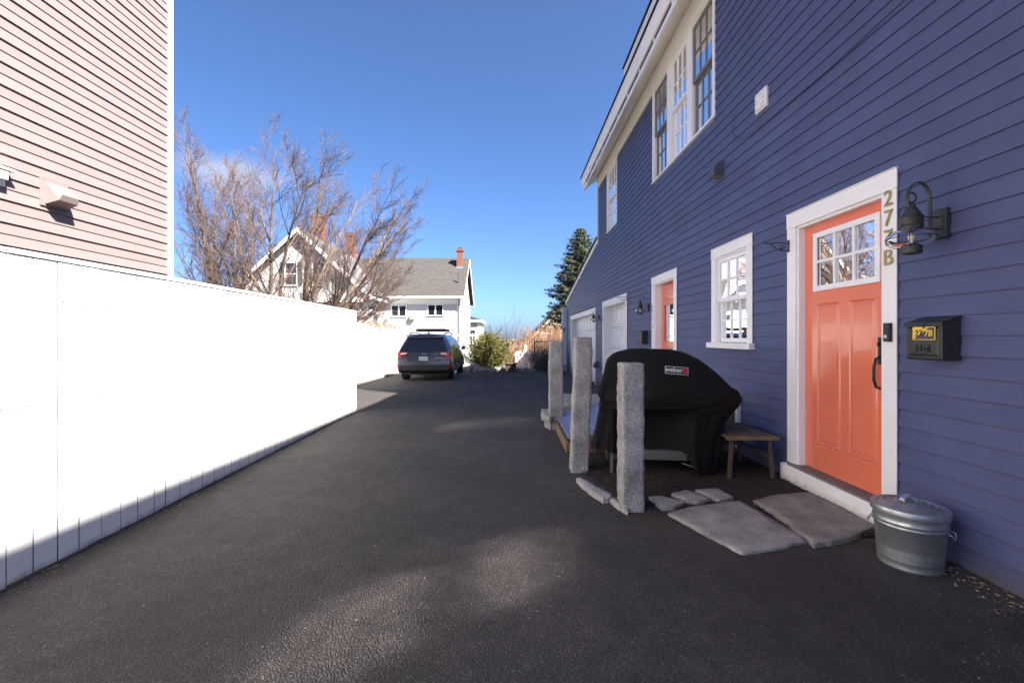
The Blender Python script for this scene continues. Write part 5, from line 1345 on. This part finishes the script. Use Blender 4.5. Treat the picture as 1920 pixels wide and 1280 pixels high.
# bare trees
def bare_tree(root, base, trunks, seed, levels=4):
    rnd = random.Random(seed); thick, thin = MB(), MB(); G = rnd.gauss
    def grow(p, d, L_, r, lv):
        n = (8, 6, 4, 3, 2)[lv]
        pts = [p.copy()]; rads = [r]; dirs = []; q = p.copy(); dd = d.copy(); wob = (.07, .10, .11, .12, .10)[lv]
        for i in range(n):
            dd = (dd+Vector((G(0, wob), G(0, wob), G(0, wob)+(.018, .05, .06, .05, .03)[lv]))).normalized()
            q = q+dd*(L_/n); pts.append(q.copy()); rads.append(r*(1-.80*(i+1)/n)); dirs.append(dd.copy())
        (thick if r > .02 else thin).tube(pts, rads, (7, 5, 4, 3, 3)[lv], cap=False)
        if lv >= levels: return
        nb = (10, 8, 8, 4)[lv]
        for k in range(nb):
            t = (.16, .10, .10, .2)[lv]+(.84, .9, .9, .8)[lv]*(k+rnd.random()*.8)/nb
            t = min(t, .99); i = min(int(t*n), n-1); f = t*n-i
            pp = pts[i].lerp(pts[i+1], f); rr = rads[i]+(rads[i+1]-rads[i])*f
            ax = dirs[i].cross(Vector((G(0, 1), G(0, 1), G(0, .6)))).normalized()
            nd = Matrix.Rotation(radians(rnd.uniform(20, 44)), 3, ax) @ dirs[i]
            if nd.z < -.05: nd.z *= -.3; nd.normalize()
            ln_ = (L_*rnd.uniform(.28, .44)*(1.15-.55*t), L_*rnd.uniform(.34, .55)*(1.1-.5*t), L_*rnd.uniform(.36, .6)*(1.1-.4*t), L_*rnd.uniform(.4, .7))[lv]
            grow(pp, nd, max(ln_, .12), max(rr*rnd.uniform(.42, .62), (.013, .0072, .0046, .0034)[lv]), lv+1)
    for (off, d, L_, r) in trunks: grow(Vector(base)+Vector(off), Vector(d).normalized(), L_, r, 0)
    thick.build("trunk", 'bark', root, smooth=True); thin.build("crown", 'twig', root)
TA = (-8.2, 17.2, -.1)
ta = empty("bare_tree", TA, "big leafless many-stemmed tree fanning out over the white fence", "tree", "leafless trees behind the fence")
FAN = [(-36, 6.6, .08), (-26, 7.2, .09), (-17, 7.5, .095), (-9, 7.4, .09), (-1, 7.6, .10), (6, 7.6, .095), (13, 7.6, .11), (19, 7.5, .12), (25, 7.2, .12), (31, 6.6, .11), (37, 5.7, .10), (44, 4.7, .08)]
bare_tree(ta, TA, [((.012*a_, .35*sin(i_*2.4), 0), (sin(radians(a_)), .22*sin(i_*1.9), cos(radians(a_))), l_, r_) for i_, (a_, l_, r_) in enumerate(FAN)], 31)
TB = (-10.9, 18.4, -.1)
tb = empty("bare_tree", TB, "leafless tree with thin upright stems next to the pink house", "tree", "leafless trees behind the fence")
bare_tree(tb, TB, [((0,0,0), (.0,0,1), 7.4, .10), ((-.3,0,0), (-.16,0,1), 8.6, .12), ((-.7,0,0), (-.24,0,1), 9.0, .12), ((-1.2,.3,0), (-.14,0,1), 8.2, .10), ((.1,-.4,0), (.10,-.1,1), 6.4, .08), ((-1.8,.2,0), (-.08,0,1), 7.8, .10)], 47)
# dry vine on the second fence
rnd = random.Random(12); mb = MB()
for k in range(170):
    t = rnd.uniform(0, 1); y = 14.3+5.6*t; x = -4.55-.0435*(y-12.2)+.03; z = 1.74+rnd.gauss(0, .04)
    p = Vector((x, y, z)); pts = [p]; d = Vector((rnd.gauss(0, .5), rnd.gauss(0, .8), rnd.gauss(.3, .4))).normalized()
    for i in range(5): d = (d+Vector((rnd.gauss(.06, .3), rnd.gauss(0, .3), -.33))).normalized(); pts.append(pts[-1]+d*rnd.uniform(.05, .12))
    pts = [Vector((max(q.x, x-.01) if q.z < 1.73 else q.x, q.y, q.z)) for q in pts]
    mb.tube(pts, [.006, .006, .005, .005, .004, .002], 3)
tag(mb.build("dry_vine", 'vine', origin=(-4.7, 17, 1.7)), "dry brown vine hanging over the white fence top by the car", "vine")
# orange twig hedge
def twig_clump(name, x0, x1, y0, y1, z0, h, n, m, label, seed, cat="shrub", rad=.007, spread=.25):
    rnd = random.Random(seed); mb = MB()
    for k in range(n):
        p = Vector((rnd.uniform(x0, x1), rnd.uniform(y0, y1), z0)); d = Vector((rnd.gauss(0, spread), rnd.gauss(0, spread), 1)).normalized(); hh = h*rnd.uniform(.6, 1.05)
        pts = [p]
        for i in range(4):
            d = (d+Vector((rnd.gauss(0, .13), rnd.gauss(0, .13), 0))).normalized(); pts.append(pts[-1]+d*hh/4)
            if i:
                e = (d+Vector((rnd.gauss(0, .5), rnd.gauss(0, .5), .1))).normalized(); mb.tube([pts[-1], pts[-1]+e*hh*.2, pts[-1]+e*hh*.3+Vector((0, 0, .06))], [rad*.7, rad*.6, rad*.3], 3, cap=False)
        mb.tube(pts, [rad*1.2, rad, rad*.9, rad*.7, rad*.4], 3, cap=False)
    return tag(mb.build(name, m, origin=((x0+x1)/2, (y0+y1)/2, z0)), label, cat)
twig_clump("twig_hedge", 1.25, 3.4, 26, 27.5, -1.0, 2.45, 900, 'hedge_twig', "dense orange-brown leafless hedge behind the iron gate", 3, "hedge", .013)
twig_clump("twig_shrub", -.1, 1.2, 25, 27, -1.0, 1.65, 380, 'hedge_twig', "lower reddish leafless shrub beyond the white pickets", 4, "shrub", .011)
twig_clump("twig_shrub", -1.6, -.3, 23.4, 24.2, -.6, 2.7, 60, 'twig', "grey leafless shrub poking out above the green bush", 6, "shrub", .010, .35)
# white pickets
pk = empty("picket_fence", (.7, 22.6, -.4), "low white picket fence between planter and iron gate", "fence")
zb = gz(22)-.1; y_ = 22.6
for k in range(11):
    x = .18+k*.092; MB().prism([(x, zb), (x+.055, zb), (x+.055, zb+.98), (x+.0275, zb+1.05), (x, zb+.98)], 'y', y_, y_+.02).build("picket", 'vinyl', pk)
for z_ in (.2, .8): MB().box(.12, 1.22, y_+.021, y_+.055, zb+z_, zb+z_+.07).build("rail", 'vinyl', pk)
MB().box(.62, .74, y_+.056, y_+.17, zb, zb+1.3).build("post", 'vinyl', pk)
# iron gate
ig = empty("iron_gate", (1.4, 21.4, -.4), "black iron gate and post beside the garage end", "gate")
zb = gz(21.4)
MB().box(1.03, 1.08, 21.4, 21.45, zb, 1.27).build("post", 'iron', ig)
for z_ in (.10, 1.36): MB().box(1.08, 2.33, 21.41, 21.44, zb+z_, zb+z_+.04).build("rail", 'iron', ig)
for k in range(13): x = 1.15+k*.094; MB().box(x-.009, x+.009, 21.415, 21.435, zb+.14, zb+1.36).build("bar", 'iron', ig)
twig_clump("pale_shrub", 1.05, 2.3, 21.7, 22.3, -.35, 1.0, 260, 'rock', "pale sunlit dry shrub seen through the iron gate", 8, "shrub", .012, .4)
# far wooded skyline
mb = MB(); rnd = random.Random(8)
for k in range(1700):
    x = rnd.uniform(-160, 160); y = rnd.uniform(150, 260); z0 = -9.5; h = rnd.uniform(5, 9.4); r_ = rnd.uniform(2.0, 4.5)
    for q in range(7):
        c = Vector((x+rnd.gauss(0, r_*.5), y+rnd.gauss(0, r_*.5), z0+h*rnd.uniform(.35, 1))); leaf(mb, c, r_*.55, rnd, 1.0)
tag(mb.build("far_wood", 'wood_far'), "distant wooded skyline low on the horizon", "wood", kind='stuff')
